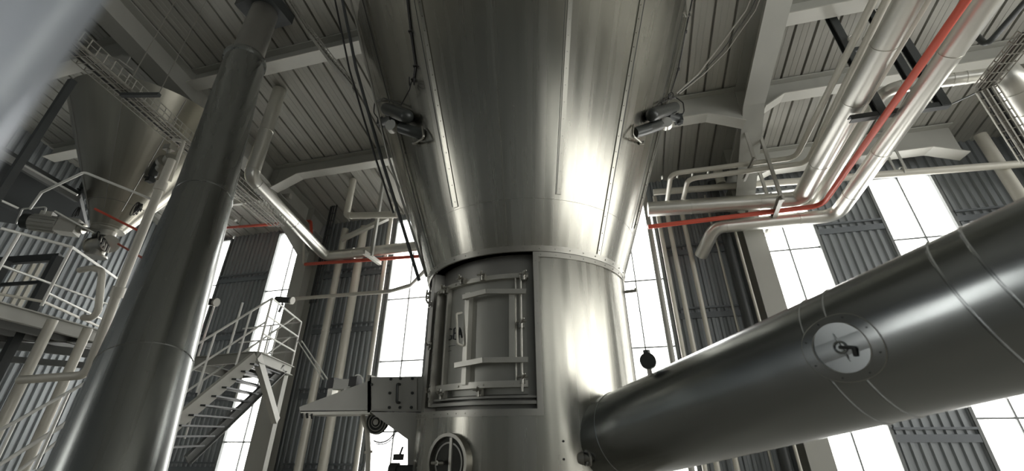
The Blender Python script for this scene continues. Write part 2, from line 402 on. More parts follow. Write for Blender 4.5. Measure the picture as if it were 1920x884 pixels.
def revolve(bm, prof_, a0=0, a1=2*PI, seg=144, closed=True):
    n = seg if closed else seg+1; rings = []
    for i in range(n):
        a = a0+(a1-a0)*i/seg; rings.append([bm.verts.new((VC.x+r*math.cos(a), VC.y+r*math.sin(a), z)) for r, z in prof_])
    for i in range(n if closed else n-1):
        A, B = rings[i], rings[(i+1) % n]
        for k in range(len(prof_)-1): bm.faces.new((A[k], B[k], B[k+1], A[k+1]))
    return bm
def arcbar(bm, p0, p1, z0, z1, r0_, r1_, seg=24, taper=None):
    # solid curved bar between angles p0,p1, heights z0..z1, radii r0_..r1_
    rings = []
    for i in range(seg+1):
        t = i/seg; a = p0+(p1-p0)*t
        rings.append([bm.verts.new(cylpt(a, z, r)) for r, z in ((r0_, z0), (r1_, z0), (r1_, z1), (r0_, z1))])
    for A, B in zip(rings, rings[1:]):
        for k in range(4): bm.faces.new((A[k], A[(k+1) % 4], B[(k+1) % 4], B[k]))
    bm.faces.new(rings[0][::-1]); bm.faces.new(rings[-1]); return bm
vessel = thing('drying_vessel', 'huge polished steel cone narrowing to a round neck with a bolted door, in the middle', 'vessel', (VC.x, VC.y, 0))
bm = NB(); revolve(bm, [(VR, ZU), (coneR(ZT), ZT), (coneR(ZT), 9.55), (coneR(ZT)-.3, 9.72), (.05, 9.75)])
bm.faces.ensure_lookup_table(); obj('cone', bm, STEEL, vessel)
# neck: inner wall in the door recess, outer cladding right of it, lower drum
pr_, _ = cylhit(1003, 600, VR); 
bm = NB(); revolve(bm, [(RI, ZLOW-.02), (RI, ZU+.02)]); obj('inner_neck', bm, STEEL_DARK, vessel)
pl_ = cylhit(792, 640, VR)[0]           # left silhouette side of the recess
tang = math.atan2(-VC.y, -VC.x)
recL = tang-1.75                        # recess runs out of sight round the left side
bm = NB(); t0 = pr_
revolve(bm, [(RI, ZU-.01), (VR, ZU-.01), (VR, ZLOW), (RI, ZLOW)], t0, recL+2*PI, 110, False); obj('neck_cladding', bm, STEEL, vessel)
bm = NB(); revolve(bm, [(RI-.3, 0.01), (VR, 0.01), (VR, ZLOW), (RI-.02, ZLOW)]); obj('lower_drum', bm, STEEL, vessel)
# flanges with rivets
def ringflange(name, z0, z1, r, a0=0, a1=2*PI, bolts=64, m=STEEL_TRIM, cone=False):
    bm = NB()
    if cone: prof_ = [(coneR(z0)-.01, z0), (coneR(z0)+.012, z0), (coneR(z1)+.012, z1), (coneR(z1)-.01, z1)]
    else: prof_ = [(r-.02, z0), (r+.012, z0), (r+.012, z1), (r-.02, z1)]
    closed = abs(a1-a0-2*PI) < 1e-3; revolve(bm, prof_, a0, a1, 120, closed)
    for i in range(bolts):
        a = a0+(a1-a0)*(i+.5)/bolts; zz = (z0+z1)/2; rr = (coneR(zz) if cone else r)+.012
        bolt(bm, (VC.x+rr*math.cos(a), VC.y+rr*math.sin(a), zz), radial(a), .007, .006)
    return obj(name, bm, m, vessel)
ringflange('cone_base_flange', ZU-.005, ZU+.055, 0, bolts=48, cone=True)
ringflange('drum_top_flange', ZLOW-.055, ZLOW+.004, VR, recL, pr_, 22)
ringflange('neck_top_flange', ZU-.07, ZU-.012, VR, pr_, pr_+PI*.9, 22)
bm = NB(); w_ = .055/VR
arcbar(bm, pr_-.002, pr_+w_, ZLOW-.055, ZU-.012, VR-.03, VR+.012, 4)
for i in range(7): bolt(bm, cylpt(pr_+w_/2, ZLOW+(ZU-ZLOW)*(i+.5)/7, VR+.012), radial(pr_+w_/2), .007, .006)
obj('recess_edge_flange', bm, STEEL_TRIM, vessel)
# welded ring seam across the cone, with short riveted strips running up it
zs_ = conehit(985, 372)[1]
bm = NB(); revolve(bm, [(coneR(zs_-.006)-.01, zs_-.006), (coneR(zs_)+.003, zs_), (coneR(zs_+.006)-.01, zs_+.006)]); obj('weld_seam', bm, STEEL_TRIM, vessel)
def strip(top, bot, w, rivets=True, name='cover_strip', m=None, ext=None, off=.010):
    pb, zb_, _ = conehit(*bot)
    pt, zt_, _ = conehit(*top); phi = pb*.5+pt*.5 if abs(pb-pt) < .3 else pb
    z1 = ZT-.02
    bm = NB(); n = 12; rings = []
    for i in range(n+1):
        z = zb_+(z1-zb_)*i/n; ww = w/coneR(z)/2
        rings.append([bm.verts.new(conept(phi+s*ww, z, o)) for s, o in ((-1, -.01), (-1, off), (1, off), (1, -.01))])
    for A, B in zip(rings, rings[1:]):
        for k in range(4): bm.faces.new((A[k], A[(k+1) % 4], B[(k+1) % 4], B[k]))
    bm.faces.new(rings[0]); bm.faces.new(rings[-1][::-1])
    if rivets:
        z = zb_+.06
        while z < min(z1, 6.6):
            bolt(bm, conept(phi, z, off), (conept(phi, z, 1)-conept(phi, z, 0)), .007, .006); z += .19
    return obj(name, bm, m or STEEL, vessel)
strip((1065, 20), (1050, 365), .055)
strip((1198, 20), (1122, 480), .05)
strip((1283, 60), (1188, 425), .05)
strip((919, 10), (950, 465), .03)
strip((786, 20), (858, 388), .06)
strip((690, 60), (826, 508), .028)
def groove(top, bot, w=.012): return strip(top, bot, w, False, 'panel_joint', DARK, off=.002)
groove((1203, 20), (1127, 480)); groove((1276, 60), (1182, 425)); groove((1057, 20), (1043, 365), .006); groove((684, 60), (822, 508)); groove((778, 20), (850, 388), .01)
groove((1300, 20), (1176, 505), .02)
# --- door in the neck recess
DOORM = mat('shaded_door_steel', (.34, .34, .31), .7, .42, .1, 3)  # base colour darkened for the shade inside the recess
R1 = RI+.045
door = obj('door', arcbar(NB(), cylhit(829, 640, R1)[0], cylhit(988, 640, R1)[0], cylhit(905, 748, R1)[1]+.03, cylhit(905, 530, R1)[1], RI-.01, R1, 30), DOORM, vessel, 'curved steel door panel with handwriting on it')
def dpart(name, bm, m=STEEL_FRAME, label=None): return obj(name, bm, m, door, label)
R2 = R1+.05
def ang(x, y=640, r=R2): return cylhit(x, y, r)[0]
def zz(x, y, r=R2): return cylhit(x, y, r)[1]
# curved rails
def curvedrail(name, x0, x1, xr, yr, h, r_in, r_out, bolts=0):
    z = zz(xr, yr, r_out); bm = arcbar(NB(), ang(x0, yr, r_out), ang(x1, yr, r_out), z-h/2, z+h/2, r_in, r_out)
    for i in range(bolts):
        a = ang(x0, yr, r_out)+(ang(x1, yr, r_out)-ang(x0, yr, r_out))*(i+.5)/bolts; bolt(bm, cylpt(a, z, r_out), radial(a), .012, .01)
    return dpart(name, bm)
curvedrail('door_rail', 817, 990, 905, 523, .05, R1-.02, R2, 4)
curvedrail('door_rail', 812, 990, 905, 722, .06, R1-.02, R2, 4)
def flatbar(name, pts, w, t):       # bent flat bar with straight legs
    bm = NB()
    for a, b in zip(pts, pts[1:]): bar(bm, a, b, t, w)
    return dpart(name, bm)
R3 = R2+.06
def cp(x, y, r): a, z = cylhit(x, y, r); return cylpt(a, z, r)
flatbar('hinge_bar', [cp(868, 558, R3), cp(912, 547, R3), cp(986, 547, R3)], .05, .03)
flatbar('hinge_bar', [cp(853, 686, R3), cp(906, 676, R3), cp(990, 675, R3)], .05, .03)
for x, y0, y1, w, r_ in ((872, 550, 722, .055, R2+.025), (960, 548, 676, .06, R2+.025), (834, 545, 735, .03, R2)):
    a = ang(x, 640, r_); z0, z1 = zz(x, y1, r_), zz(x, y0, r_)
    dpart('door_post', arcbar(NB(), a-w/2/VR, a+w/2/VR, z0, z1, R1-.01, r_, 3))
a = ang(978, 640, R2); dpart('lock_rod', cyl(NB(), cylpt(a, zz(978, 735), R2), cylpt(a, zz(978, 512), R2), .012))
a = ang(968, 640, R1+.01); dpart('lock_rod', cyl(NB(), cylpt(a, zz(968, 725), R2-.02), cylpt(a, zz(968, 520), R2-.02), .009))
hb = [cp(866, 587, R2+.02), cp(856, 589, R2+.09), cp(858, 645, R2+.09), cp(868, 649, R2+.02)]
dpart('door_handle', tube(NB(), hb, .012, .02), PIPE_WHITE, 'pale bent pull handle')
def clamp(x, y, r=R2+.01, s=1.0, par=None):
    p = cp(x, y, r); a = math.atan2(p.y-VC.y, p.x-VC.x); n_ = radial(a); t_ = Vector((-n_.y, n_.x, 0)); up = Vector((0, 0, 1))
    Rm = Matrix((t_, n_, up)).transposed()
    bm = NB(); box(bm, p, (.055*s, .05*s, .07*s), Rm); cyl(bm, p+n_*.045*s-up*.045*s, p+n_*.045*s+up*.05*s, .011*s, 10)
    cyl(bm, p+n_*.05*s-t_*.05*s+up*.02, p+n_*.05*s+t_*.05*s+up*.02, .009*s, 10)
    capsule(bm, p+n_*.06*s-t_*.005, p+n_*.10*s+t_*.03*s+up*.045*s, .012*s, 10)
    bolt(bm, p+n_*.03*s, n_, .022*s, .02*s)
    return dpart('clamp', bm, STEEL_TRIM)
for x, y in ((838, 545), (906, 521), (982, 520), (978, 609), (980, 712), (900, 736), (832, 741), (868, 528), (812, 571), (811, 650), (812, 738)): clamp(x, y)
# left edge bar of the recess with studs
a = ang(815, 640, VR)
bm = arcbar(NB(), a-.012, a+.012, ZLOW+.05, zz(815, 556, VR), RI, VR+.01, 3)
for i in range(6): bolt(bm, cylpt(a, ZLOW+.1+.16*i, VR+.01), radial(a), .01, .008)
obj('recess_post', bm, STEEL_TRIM, vessel)
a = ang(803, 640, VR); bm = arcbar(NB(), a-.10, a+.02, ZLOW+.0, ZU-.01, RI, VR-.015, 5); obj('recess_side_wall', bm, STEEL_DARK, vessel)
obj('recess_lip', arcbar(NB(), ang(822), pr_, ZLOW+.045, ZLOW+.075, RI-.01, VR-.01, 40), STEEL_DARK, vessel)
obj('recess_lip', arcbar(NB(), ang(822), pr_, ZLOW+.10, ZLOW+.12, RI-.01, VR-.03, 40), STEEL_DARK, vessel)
# handwriting
def stroke(bm, pts, r=.006):
    pp = []
    for i in range(len(pts)-1):
        for k in range(4):
            t = k/4; pp.append(cp(pts[i][0]*(1-t)+pts[i+1][0]*t, pts[i][1]*(1-t)+pts[i+1][1]*t, R1+.006))
    pp.append(cp(*pts[-1], R1+.006)); sweep(bm, pp, r, 6)
bm = NB()
stroke(bm, [(847, 618), (843, 617), (840, 624), (839, 633), (842, 638), (846, 636), (847, 630), (844, 630)])
stroke(bm, [(855, 615), (851, 617), (850, 636), (855, 637)]); stroke(bm, [(851, 626), (855, 625)])
stroke(bm, [(859, 637), (862, 615), (866, 634)]); stroke(bm, [(860, 628), (865, 627)])
dpart('handwriting', bm, INK, 'dark marker handwriting')
bm = NB(); stroke(bm, [(838, 652), (845, 649), (854, 648)], .002); stroke(bm, [(838, 660), (846, 658)], .002); dpart('handwriting', bm, INK, 'faint marker scribble')
# round sight port in the lower drum
pa, pz = cylhit(845, 868, VR); n_ = radial(pa); c_ = cylpt(pa, pz, VR)
def disc(bm, c, n, r, t, seg=48): return cyl(bm, Vector(c), Vector(c)+n*t, r, seg)
def annulus(bm, c, n, r0_, r1_, t, seg=48):
    c = Vector(c); x = n.orthogonal().normalized(); y = n.cross(x); rings = []
    for i in range(seg):
        d = x*math.cos(2*PI*i/seg)+y*math.sin(2*PI*i/seg)
        rings.append([bm.verts.new(c+d*r0_), bm.verts.new(c+d*r1_), bm.verts.new(c+d*r1_+n*t), bm.verts.new(c+d*r0_+n*t)])
    for i in range(seg):
        A, B = rings[i], rings[(i+1) % seg]
        for k in range(4): bm.faces.new((A[k], B[k], B[(k+1) % 4], A[(k+1) % 4]))
    return bm
port = obj('sight_port', annulus(NB(), c_-n_*.1, n_, .215, .245, .16), STEEL_TRIM, vessel, 'round port ring low on the drum')
obj('port_hole_shade', disc(NB(), c_-n_*.06, n_, .216, .085), mat('hole_shade', (.05, .05, .045), .3, .15), port)  # dark disc stands in for the shaded inside of the open port
obj('port_ring', annulus(NB(), c_+n_*.02, n_, .155, .17, .012), STEEL_DARK, port)
obj('port_crossbar', bar(NB(), c_+n_*.045+Vector((.03, 0, -.2)), c_+n_*.045+Vector((.03, 0, .205)), .03, .02, n_), STEEL_FRAME, port)
bm = NB(); cyl(bm, c_+n_*.03-Vector((.06, 0, .0)), c_+n_*.1-Vector((.06, 0, .0)), .02); cyl(bm, c_+n_*.09-Vector((.12, 0, 0)), c_+n_*.09+Vector((0, 0, 0)), .012); obj('port_handle', bm, STEEL_TRIM, port)
# small bits on the right of the neck
p = cp(1172, 548, VR); bm = NB(); cyl(bm, p, p+Vector((.14, -.02, .0)), .02, 12); cyl(bm, p+Vector((.13, -.02, -.02)), p+Vector((.13, -.02, .035)), .014, 10); obj('nozzle_stub', bm, STEEL_TRIM, vessel)
for x, y in ((1056, 828), (1057, 862)): obj('stud', bolt(NB(), cp(x, y, VR), radial(ang(x, y, VR)), .01, .01), DARK, vessel)
# --- air hammers: twin capsules on the cone, one set each side
def hammer(label, capA, capB, mA, mB, valve, brk, loop, rope):
    def q(x, y, off):
        hx = conehit(x, y); return EYE+ray(x, y)*(hx[2]-off)
    a0, b0 = q(*capA, .30), q(*capB, .24)
    ph, z, t = conehit(*mB); base = EYE+ray(*mB)*(t+.03)
    root = thing('air_hammer', label, 'air hammer', base, 'dark twin air hammers on the cone')
    r = .085
    obj('barrel', capsule(NB(), a0, b0, r, 22), GREYCAP, root)
    m0 = q(*mA, .26); bm = NB(); tube(bm, [m0, m0.lerp(base, .55)+(conept(ph, z, 1)-conept(ph, z, 0))*.03, base], .072, .1, 20); obj('mounting_tube', bm, GREYCAP, root)
    v = q(*valve, .28); mid = (a0+m0)/2
    bm = NB(); cyl(bm, v, mid, .05, 14); box(bm, v, (.11, .10, .12)); cyl(bm, v-Vector((0, 0, .09)), v+Vector((0, 0, .1)), .03, 12); obj('valve', bm, DARK, root)
    bm = NB(); sweep(bm, [m0+(v-m0)*.3+Vector((0, -.02, -.04)), m0+(v-m0)*.3+Vector((0, -.1, -.06))], [.09, .075], 18); obj('end_cap', bm, CLAD, root, 'bright polished end cap')
    bx_, by_ = brk; b1 = q(bx_, by_, .06); bm = NB(); tube(bm, [base+Vector((0, -.1, .05)), q(mB[0]-2, mB[1]+4, .16), b1], .014, .03); cyl(bm, b1-Vector((.03, 0, 0)), b1+Vector((.03, 0, 0)), .022, 10); obj('bracket', bm, STEEL_TRIM, root)
    obj('air_hose', tube(NB(), [q(*p_, .3) for p_ in loop], .009, .12, 8), BLACK, root)
    bm = NB(); pts = [q(*p_, .12) for p_ in rope]; tube(bm, pts, .007, .04, 8)
    cx = q(*rope[len(rope)//2], .12); obj('safety_wire', bm, BLACK, root)
    bm = NB()
    for k in (-.03, .03): torus(bm, q(*rope[-1], .12)+Vector((k, 0, 0)), (1, .5, .2), .05, .008, 20, 6)
    obj('wire_coil', bm, BLACK, root)
hammer('dark capsule air hammer on the left flank of the cone', (722, 203), (768, 221), (752, 240), (797, 254), (716, 230), (778, 269), [(752, 197), (720, 184), (702, 193), (701, 212), (714, 230)], [(752, 197), (768, 168), (772, 152)])
hammer('dark capsule air hammer on the right flank of the cone', (1266, 201), (1219, 217), (1236, 235), (1188, 250), (1272, 224), (1203, 268), [(1240, 193), (1266, 182), (1281, 193), (1283, 210), (1272, 224)], [(1225, 203), (1240, 190), (1254, 181)])
# cable run on a thin conduit down to each hammer
def conduit(label, pts, r, m, off, name='conduit', cat='cable', grp=None):
    pp = [EYE+ray(x, y)*(conehit(x, y)[2]-off) for x, y in pts]; bm = NB(); tube(bm, pp, r, .2, 10)
    for i in range(5):
        c = pp[0].lerp(pp[-1], (i+.5)/5) if len(pp) == 2 else pp[min(i, len(pp)-1)]
        box(bm, c, (r*4, r*4, .02))
    return solo(name, bm, m, label, cat, grp)
conduit('thin black cable running down the cone to the left air hammer', [(760, -30), (770, 60), (779, 125), (775, 150)], .012, BLACK, .02)
conduit('thin black cable running down the right flank of the cone to the hammer', [(1300, -10), (1285, 60), (1272, 130), (1256, 180)], .012, BLACK, .02)
bm = NB()
q = [EYE+ray(x, y)*(conehit(x, y)[2]-.03) for x, y in ((1292, 22), (1296, 30), (1286, 31), (1281, 22))]
tube(bm, q, .014, .03, 10); solo('lifting_lug', bm, STEEL_TRIM, 'small hooked lug on the cone, high on the right flank', 'lug')
# ladder-like strips at the left silhouette
def sil(label, pts, d, r, m, name, cat):
    pp = [P(x, y, d=d+dd) for x, y, dd in pts]; return solo(name, tube(NB(), pp, r, .3, 12), m, label, cat)
sil('dark rod hanging close along the left edge of the cone', [(636, -30, .9), (668, 130, .7), (716, 300, .3), (752, 415, .1), (786, 527, 0)], 5.3, .022, DARK, 'hanging_rod', 'rod')
sil('black cable beside the hanging rod left of the cone', [(622, -30, 1.0), (655, 130, .8), (702, 290, .4), (738, 400, .2)], 5.3, .014, BLACK, 'hanging_cable', 'cable')
sil('slim steel conduit tight against the left side of the cone', [(650, -30, 1.0), (690, 130, .7), (727, 290, .4), (800, 520, .1)], 5.25, .016, STEEL_TRIM, 'steel_conduit', 'conduit')
# ------------------------------------------------------------------ the big outlet duct
DS = .5*S
def dscale(p): return EYE+(Vector(p)-EYE)*DS
ddir = Vector((-.65, .732, -.2)).normalized()
dA = dscale((1.973, 4.265, 2.186)); DR = .55*DS
def dpt(s): return dA+ddir*s
# solve stations from pixels: closest axis point
def dst(x, y):
    q = ray(x, y).normalized(); w0 = EYE-dA; b = q.dot(ddir); d1 = q.dot(w0); e = ddir.dot(w0); return (e-b*d1)/(1-b*b)
s_end = dst(1925, 555)-.9; s_l = dst(1128, 822)
duct = thing('outlet_duct', 'thick dark silver duct sloping from the neck up to the right edge', 'duct', tuple(dpt(s_l)))
# straight run, then a short turn into the vessel
bm = NB(); s_k = dst(1240, 790); turn = cylpt(math.atan2(dpt(s_l).y-VC.y, dpt(s_l).x-VC.x), dpt(s_l).z-.0, VR-.25)
sweep(bm, [dpt(s_end), dpt(s_k), dpt(s_l), dpt(s_l)+ddir*.25], DR, 72); obj('duct_shell', bm, DUCT, duct)
def dband(s, w, ex, m=DUCT, name='joint_band'):
    a, b = dpt(s-w/2), dpt(s+w/2); bm = NB(); sweep(bm, [a, a+ddir*.004, b-ddir*.004, b], [DR, DR+ex, DR+ex, DR], 72, False); obj(name, bm, m, duct)
for x, y in ((1590, 670), (1640, 655), (1862, 580), (1176, 812), (1935, 555)): dband(dst(x, y), .012, .005, DUCT)
rm = dst(1128, 823); bm = NB(); a, b = dpt(rm-.02), dpt(rm+.02); sweep(bm, [a, b], DR+.03, 72); obj('end_flange', bm, STEEL_DARK, duct)
bm = NB(); a, b = dpt(rm-.05), dpt(rm-.03); sweep(bm, [a, b], DR+.018, 72); obj('clamp_ring', bm, STEEL_FRAME, duct, 'bright clamp ring at the neck')
# inspection port on the duct
q = ray(1576, 655); w0 = EYE-dA
def ducthit(x, y, r):
    q = ray(x, y).normalized(); qp = q-ddir*q.dot(ddir); wp = (EYE-dA); wp = wp-ddir*wp.dot(ddir)
    a = qp.dot(qp); b = 2*qp.dot(wp); c = wp.dot(wp)-r*r; t = (-b-math.sqrt(max(b*b-4*a*c, 0)))/2/a; p = EYE+q*t
    ax = dA+ddir*((p-dA).dot(ddir)); return p, (p-ax).normalized()
c_, n_ = ducthit(1576, 652, DR)
rp = (c_-ducthit(1576, 585, DR)[0]).length*1.0

def onduct(cx, n, rad, th, off):
    x_ = n.orthogonal().normalized(); y_ = n.cross(x_); p = cx+(x_*math.cos(th)+y_*math.sin(th))*rad
    ax = dA+ddir*((p-dA).dot(ddir)); return ax+(p-ax).normalized()*(DR+off)
def ductannulus(ra, rb, off, seg=64, nr=4):
    bm = NB(); rings = []
    for i in range(seg):
        th = 2*PI*i/seg; L = [bm.verts.new(onduct(c_, n_, ra+(rb-ra)*k/nr, th, off)) for k in range(nr+1)]
        L.append(bm.verts.new(onduct(c_, n_, rb, th, -.02))); L.append(bm.verts.new(onduct(c_, n_, ra, th, -.02))); rings.append(L)
    for i in range(seg):
        A, B = rings[i], rings[(i+1) % seg]; m_ = len(A)
        for k in range(m_): bm.faces.new((A[k], B[k], B[(k+1) % m_], A[(k+1) % m_]))
    return bm
def ductring(rad, off, r): 
    pts = [onduct(c_, n_, rad, 2*PI*i/64, off) for i in range(65)]; return sweep(NB(), pts, r, 6, False)
ip = obj('inspection_port', ductannulus(rp*.66, rp*.98, .006), DUCT, duct, 'round bolted port plate on the duct')
for i in range(8):
    bm = NB(); x_ = n_.orthogonal().normalized(); y_ = n_.cross(x_); d_ = x_*math.cos(PI/4*i+.3)+y_*math.sin(PI/4*i+.3); bolt(bm, onduct(c_, n_, rp*.86, PI/4*i+.3, .006), n_, .004, .004); obj('port_screw', bm, DARK, ip)
obj('port_rim', ductring(rp*.68, .006, .0028), STEEL_TRIM, ip)
obj('port_rim', ductring(rp*.98, .004, .0024), STEEL_TRIM, ip)
obj('port_plate', disc(NB(), c_-n_*.05, n_, rp*.67, .047), DUCT, ip)
obj('port_hub', torus(NB(), c_+n_*.004, n_, rp*.15, .005, 28, 8), DUCT, ip)
bm = NB(); h2 = ducthit(1600, 652, DR+.02)[0]; h3 = ducthit(1604, 668, DR+.01)[0]; tube(bm, [c_+n_*.012, h2, h3], .009, .01, 10); obj('port_latch', bm, DARK, ip)
# valve at the duct end
p = EYE+ray(1100, 860)*((dpt(s_l)-EYE).dot(FW)-.30)
bm = NB(); cyl(bm, p-Vector((.05, 0, 0)), p+Vector((.16, -.02, .02)), .035, 16); sweep(bm, [p-Vector((.07, 0, 0)), p-Vector((.02, 0, 0))], .055, 16); cyl(bm, p-Vector((0, 0, .06)), p+Vector((0, 0, .05)), .022, 12)
torus(bm, p+Vector((.03, -.04, 0)), (1, .2, 0), .05, .012, 20, 8)
solo('clamp_valve', bm, STEEL_DARK, 'small dark clamp and valve at the lower left rim of the outlet duct', 'valve')
bm = NB(); p, n_ = ducthit(1217, 716, DR); g = P(1215, 678, d=(p-EYE).dot(FW)+.15); p = Vector((g.x, g.y, vtop(g, 1222, 716)))
cyl(bm, p-Vector((0, 0, .08)), g, .02, 12); gr = thing('pressure_gauge', 'small dark round gauge on a pale stem behind the outlet duct', 'gauge', tuple(p-Vector((0, 0, .08))))
obj('stem', bm, PIPE_WHITE, gr)
bm = NB(); fn = Vector((-.1, -1, 0)).normalized(); sweep(bm, [g-fn*.035, g+fn*.035], .065, 24); sweep(bm, [g+Vector((0, 0, .05)), g+Vector((0, 0, .09))], .03, 12); obj('gauge_head', bm, GREYCAP, gr)
# ================================================================== PIPEWORK ON THE RIGHT
def pipe(name, pts, r, m, label, cat='pipe', bend=.3, group=None, bandts=(), bm_=None, band_m=None, seg=20, bw=.03, bex=.012):
    pts = [Vector(p) for p in pts]
    if bandts:
        root = thing(name, label, cat, tuple(pts[-1]), group)
        obj('pipe_run', tube(NB(), pts, r, bend, seg), m, root)
        for i, t in bandts: obj('joint_band', bands(NB(), (pts[i], pts[i+1]), r, (t,), bw, bex), band_m or m, root)
        return root
    return solo(name, tube(NB(), pts, r, bend, seg), m, label, cat, group, base=pts[-1])
def run(c, far, top):            # an elbow point c on a pipe lying in the plane X = c.x up to pixel top
    return P(*top, X=c.x)
c = P(1500, 374, Y=10.5)
pipe('insulated_pipe', [P(1725, -40, X=c.x), c, P(1215, 393, Y=10.5)], .205, CLAD, 'widest bright clad pipe, leftmost of the run descending from the upper right', bend=.25, bandts=((0, .2), (0, .42), (0, .75), (1, .25), (1, .7)), bex=.008)
c = P(1541, 386, Y=10.35)
pipe('red_pipe', [P(1840, -40, X=c.x), c, P(1215, 426, Y=10.35)], .062, RED, 'red pipe in the silver run right of the cone', bend=.3, seg=14)
c = P(1568, 404, Y=10.7)
pipe('insulated_pipe', [P(1880, -40, X=c.x), c, P(1340, 427, Y=10.7), P(1314, 480, Y=11.4)], .17, CLAD, 'bright clad pipe right of the red pipe, ending in a short downward stub', bend=.35, bandts=((0, .2), (0, .6), (0, .85), (1, .3), (1, .9)), bex=.008)
c = P(1525, 385, Y=10.9)
pipe('insulated_pipe', [P(1900, 134, Y=7.3), P(1662, 166, Y=7.6), c, P(1400, 396, Y=10.9)], .12, CLAD, 'clad pipe coming level from the right, then elbowing down beside the red pipe', bend=.3, bandts=((0, .35), (0, .45), (0, .88), (1, .2)), bex=.008)
c = P(1512, 380, Y=10.7)
pipe('slim_pipe', [P(1752, -20, X=c.x), c, P(1400, 388, Y=10.7)], .05, PIPE_WHITE, 'thin pale pipe tucked between the widest clad pipe and the red pipe', bend=.2)
for n_, (top, el, y2, wl, bot, lab) in enumerate((((1648, -20), (1492, 296), (1258, 326), (1249, 392), (1318, 700), 'left of two thin pale twin pipes right of the cone, dropping down the wall'), ((1672, -20), (1513, 306), (1290, 336), (1277, 392), (1352, 700), 'right of two thin pale twin pipes right of the cone, dropping down the wall'))):
    c = P(*el, Y=9.8); e = P(*y2, Y=9.8); w_ = P(*wl, Y=11.7)
    pipe('twin_pipe', [P(*top, X=c.x), c, e, w_, Vector((w_.x, w_.y, .02))], .065, PIPE_WHITE, lab, bend=.25)
pipe('long_pipe', [P(1225, 361, Y=11.1), P(1935, 306, Y=11.1)], .095, PIPE_WHITE, 'long straight cream pipe running level above the right-hand windows', bandts=((0, .3), (0, .62)), bex=.01)
for (x, y0, y1, r, m, lab, nm, Yw) in ((1322, 235, 345, .13, PIPE_WHITE, 'cream vent pipe hanging under the short cross beam right of the cone', 'vent_pipe', 11.2), (1829, 240, 420, .13, PIPE_WHITE, 'cream vertical pipe at the far right edge above the outlet duct', 'vertical_pipe', 11.3)):
    a = P(x, y0, Y=Yw); q_ = P(x+(x-952)/1400*(y1-y0), y1, Y=Yw); pipe(nm, [Vector((a.x, a.y, DZ(Yw)-.45)), Vector((a.x, a.y, q_.z))], r, m, lab)
a = P(1350, 400, Y=11.3); pipe('shade_strip', [Vector((a.x, a.y, 8.3)), Vector((a.x, a.y, .02))], .12, DARK, 'dark upright tube standing in for the shaded wall strip left of the right-hand column', seg=20)  # dark tube added where sheeting and column web lie in shadow
a = P(1340, 440, Y=11.5); pipe('conduit', [Vector((a.x, a.y, 8.0)), Vector((a.x, a.y, .02))], .03, PIPE_WHITE, 'thin pale conduit left of the dark shaded strip', 'conduit')
a = P(1384, 455, Y=11.15); pipe('conduit', [Vector((a.x, a.y, 6.9)), Vector((a.x, a.y, .02))], .035, PIPE_WHITE, 'thin pale conduit on the face of the right-hand column, with a small box on top', 'conduit')
bm = NB(); box(bm, (a.x, a.y, 6.98), (.14, .12, .16)); cyl(bm, (a.x+.02, a.y-.08, 7.0), (a.x+.2, a.y-.08, 7.05), .03); solo('junction_box', bm, DARK, 'small dark box at the top of the conduit on the right-hand column', 'box')
a = P(1222, 450, Y=11.5); pipe('vertical_pipe', [Vector((a.x, a.y, 8.3)), Vector((a.x, a.y, .02))], .075, PAINT, 'grey vertical pipe standing in front of the narrow window right of the neck')
a = P(1242, 450, Y=11.75); pipe('conduit', [Vector((a.x, a.y, 8.3)), Vector((a.x, a.y, .02))], .06, PIPE_WHITE, 'cream conduit at the right edge of the narrow window beside the neck', 'conduit')
# hanging pipe frame
YH = 7.45
hf = thing('pipe_hanger', 'dark hanging steel frame carrying the silver and red pipes at upper right', 'pipe hanger', tuple(P(1655, 212, Y=YH)))
zc = P(1690, 206, Y=YH).z; xl = P(1592, 212, Y=YH).x; xr = P(1787, 200, Y=YH).x; x1 = P(1655, 210, Y=YH).x
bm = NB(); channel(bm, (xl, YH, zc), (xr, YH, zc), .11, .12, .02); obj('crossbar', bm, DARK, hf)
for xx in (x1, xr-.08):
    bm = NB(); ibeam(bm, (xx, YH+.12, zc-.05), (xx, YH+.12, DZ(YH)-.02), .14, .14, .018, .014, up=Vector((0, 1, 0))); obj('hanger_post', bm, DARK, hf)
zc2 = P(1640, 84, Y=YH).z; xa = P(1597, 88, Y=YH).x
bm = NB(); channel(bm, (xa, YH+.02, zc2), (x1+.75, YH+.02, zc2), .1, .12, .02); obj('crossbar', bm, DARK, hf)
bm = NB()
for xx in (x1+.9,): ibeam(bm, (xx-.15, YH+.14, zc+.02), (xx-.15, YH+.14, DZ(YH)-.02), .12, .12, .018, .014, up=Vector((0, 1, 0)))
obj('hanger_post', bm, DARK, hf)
for (x, y) in ((1600, 72), (1628, 74)):
    a = P(x, y, Y=YH-.1); bm = NB(); torus(bm, a, (.15, .9, .1), .085, .018, 20, 8); obj('pipe_clamp', bm, STEEL_TRIM, hf)
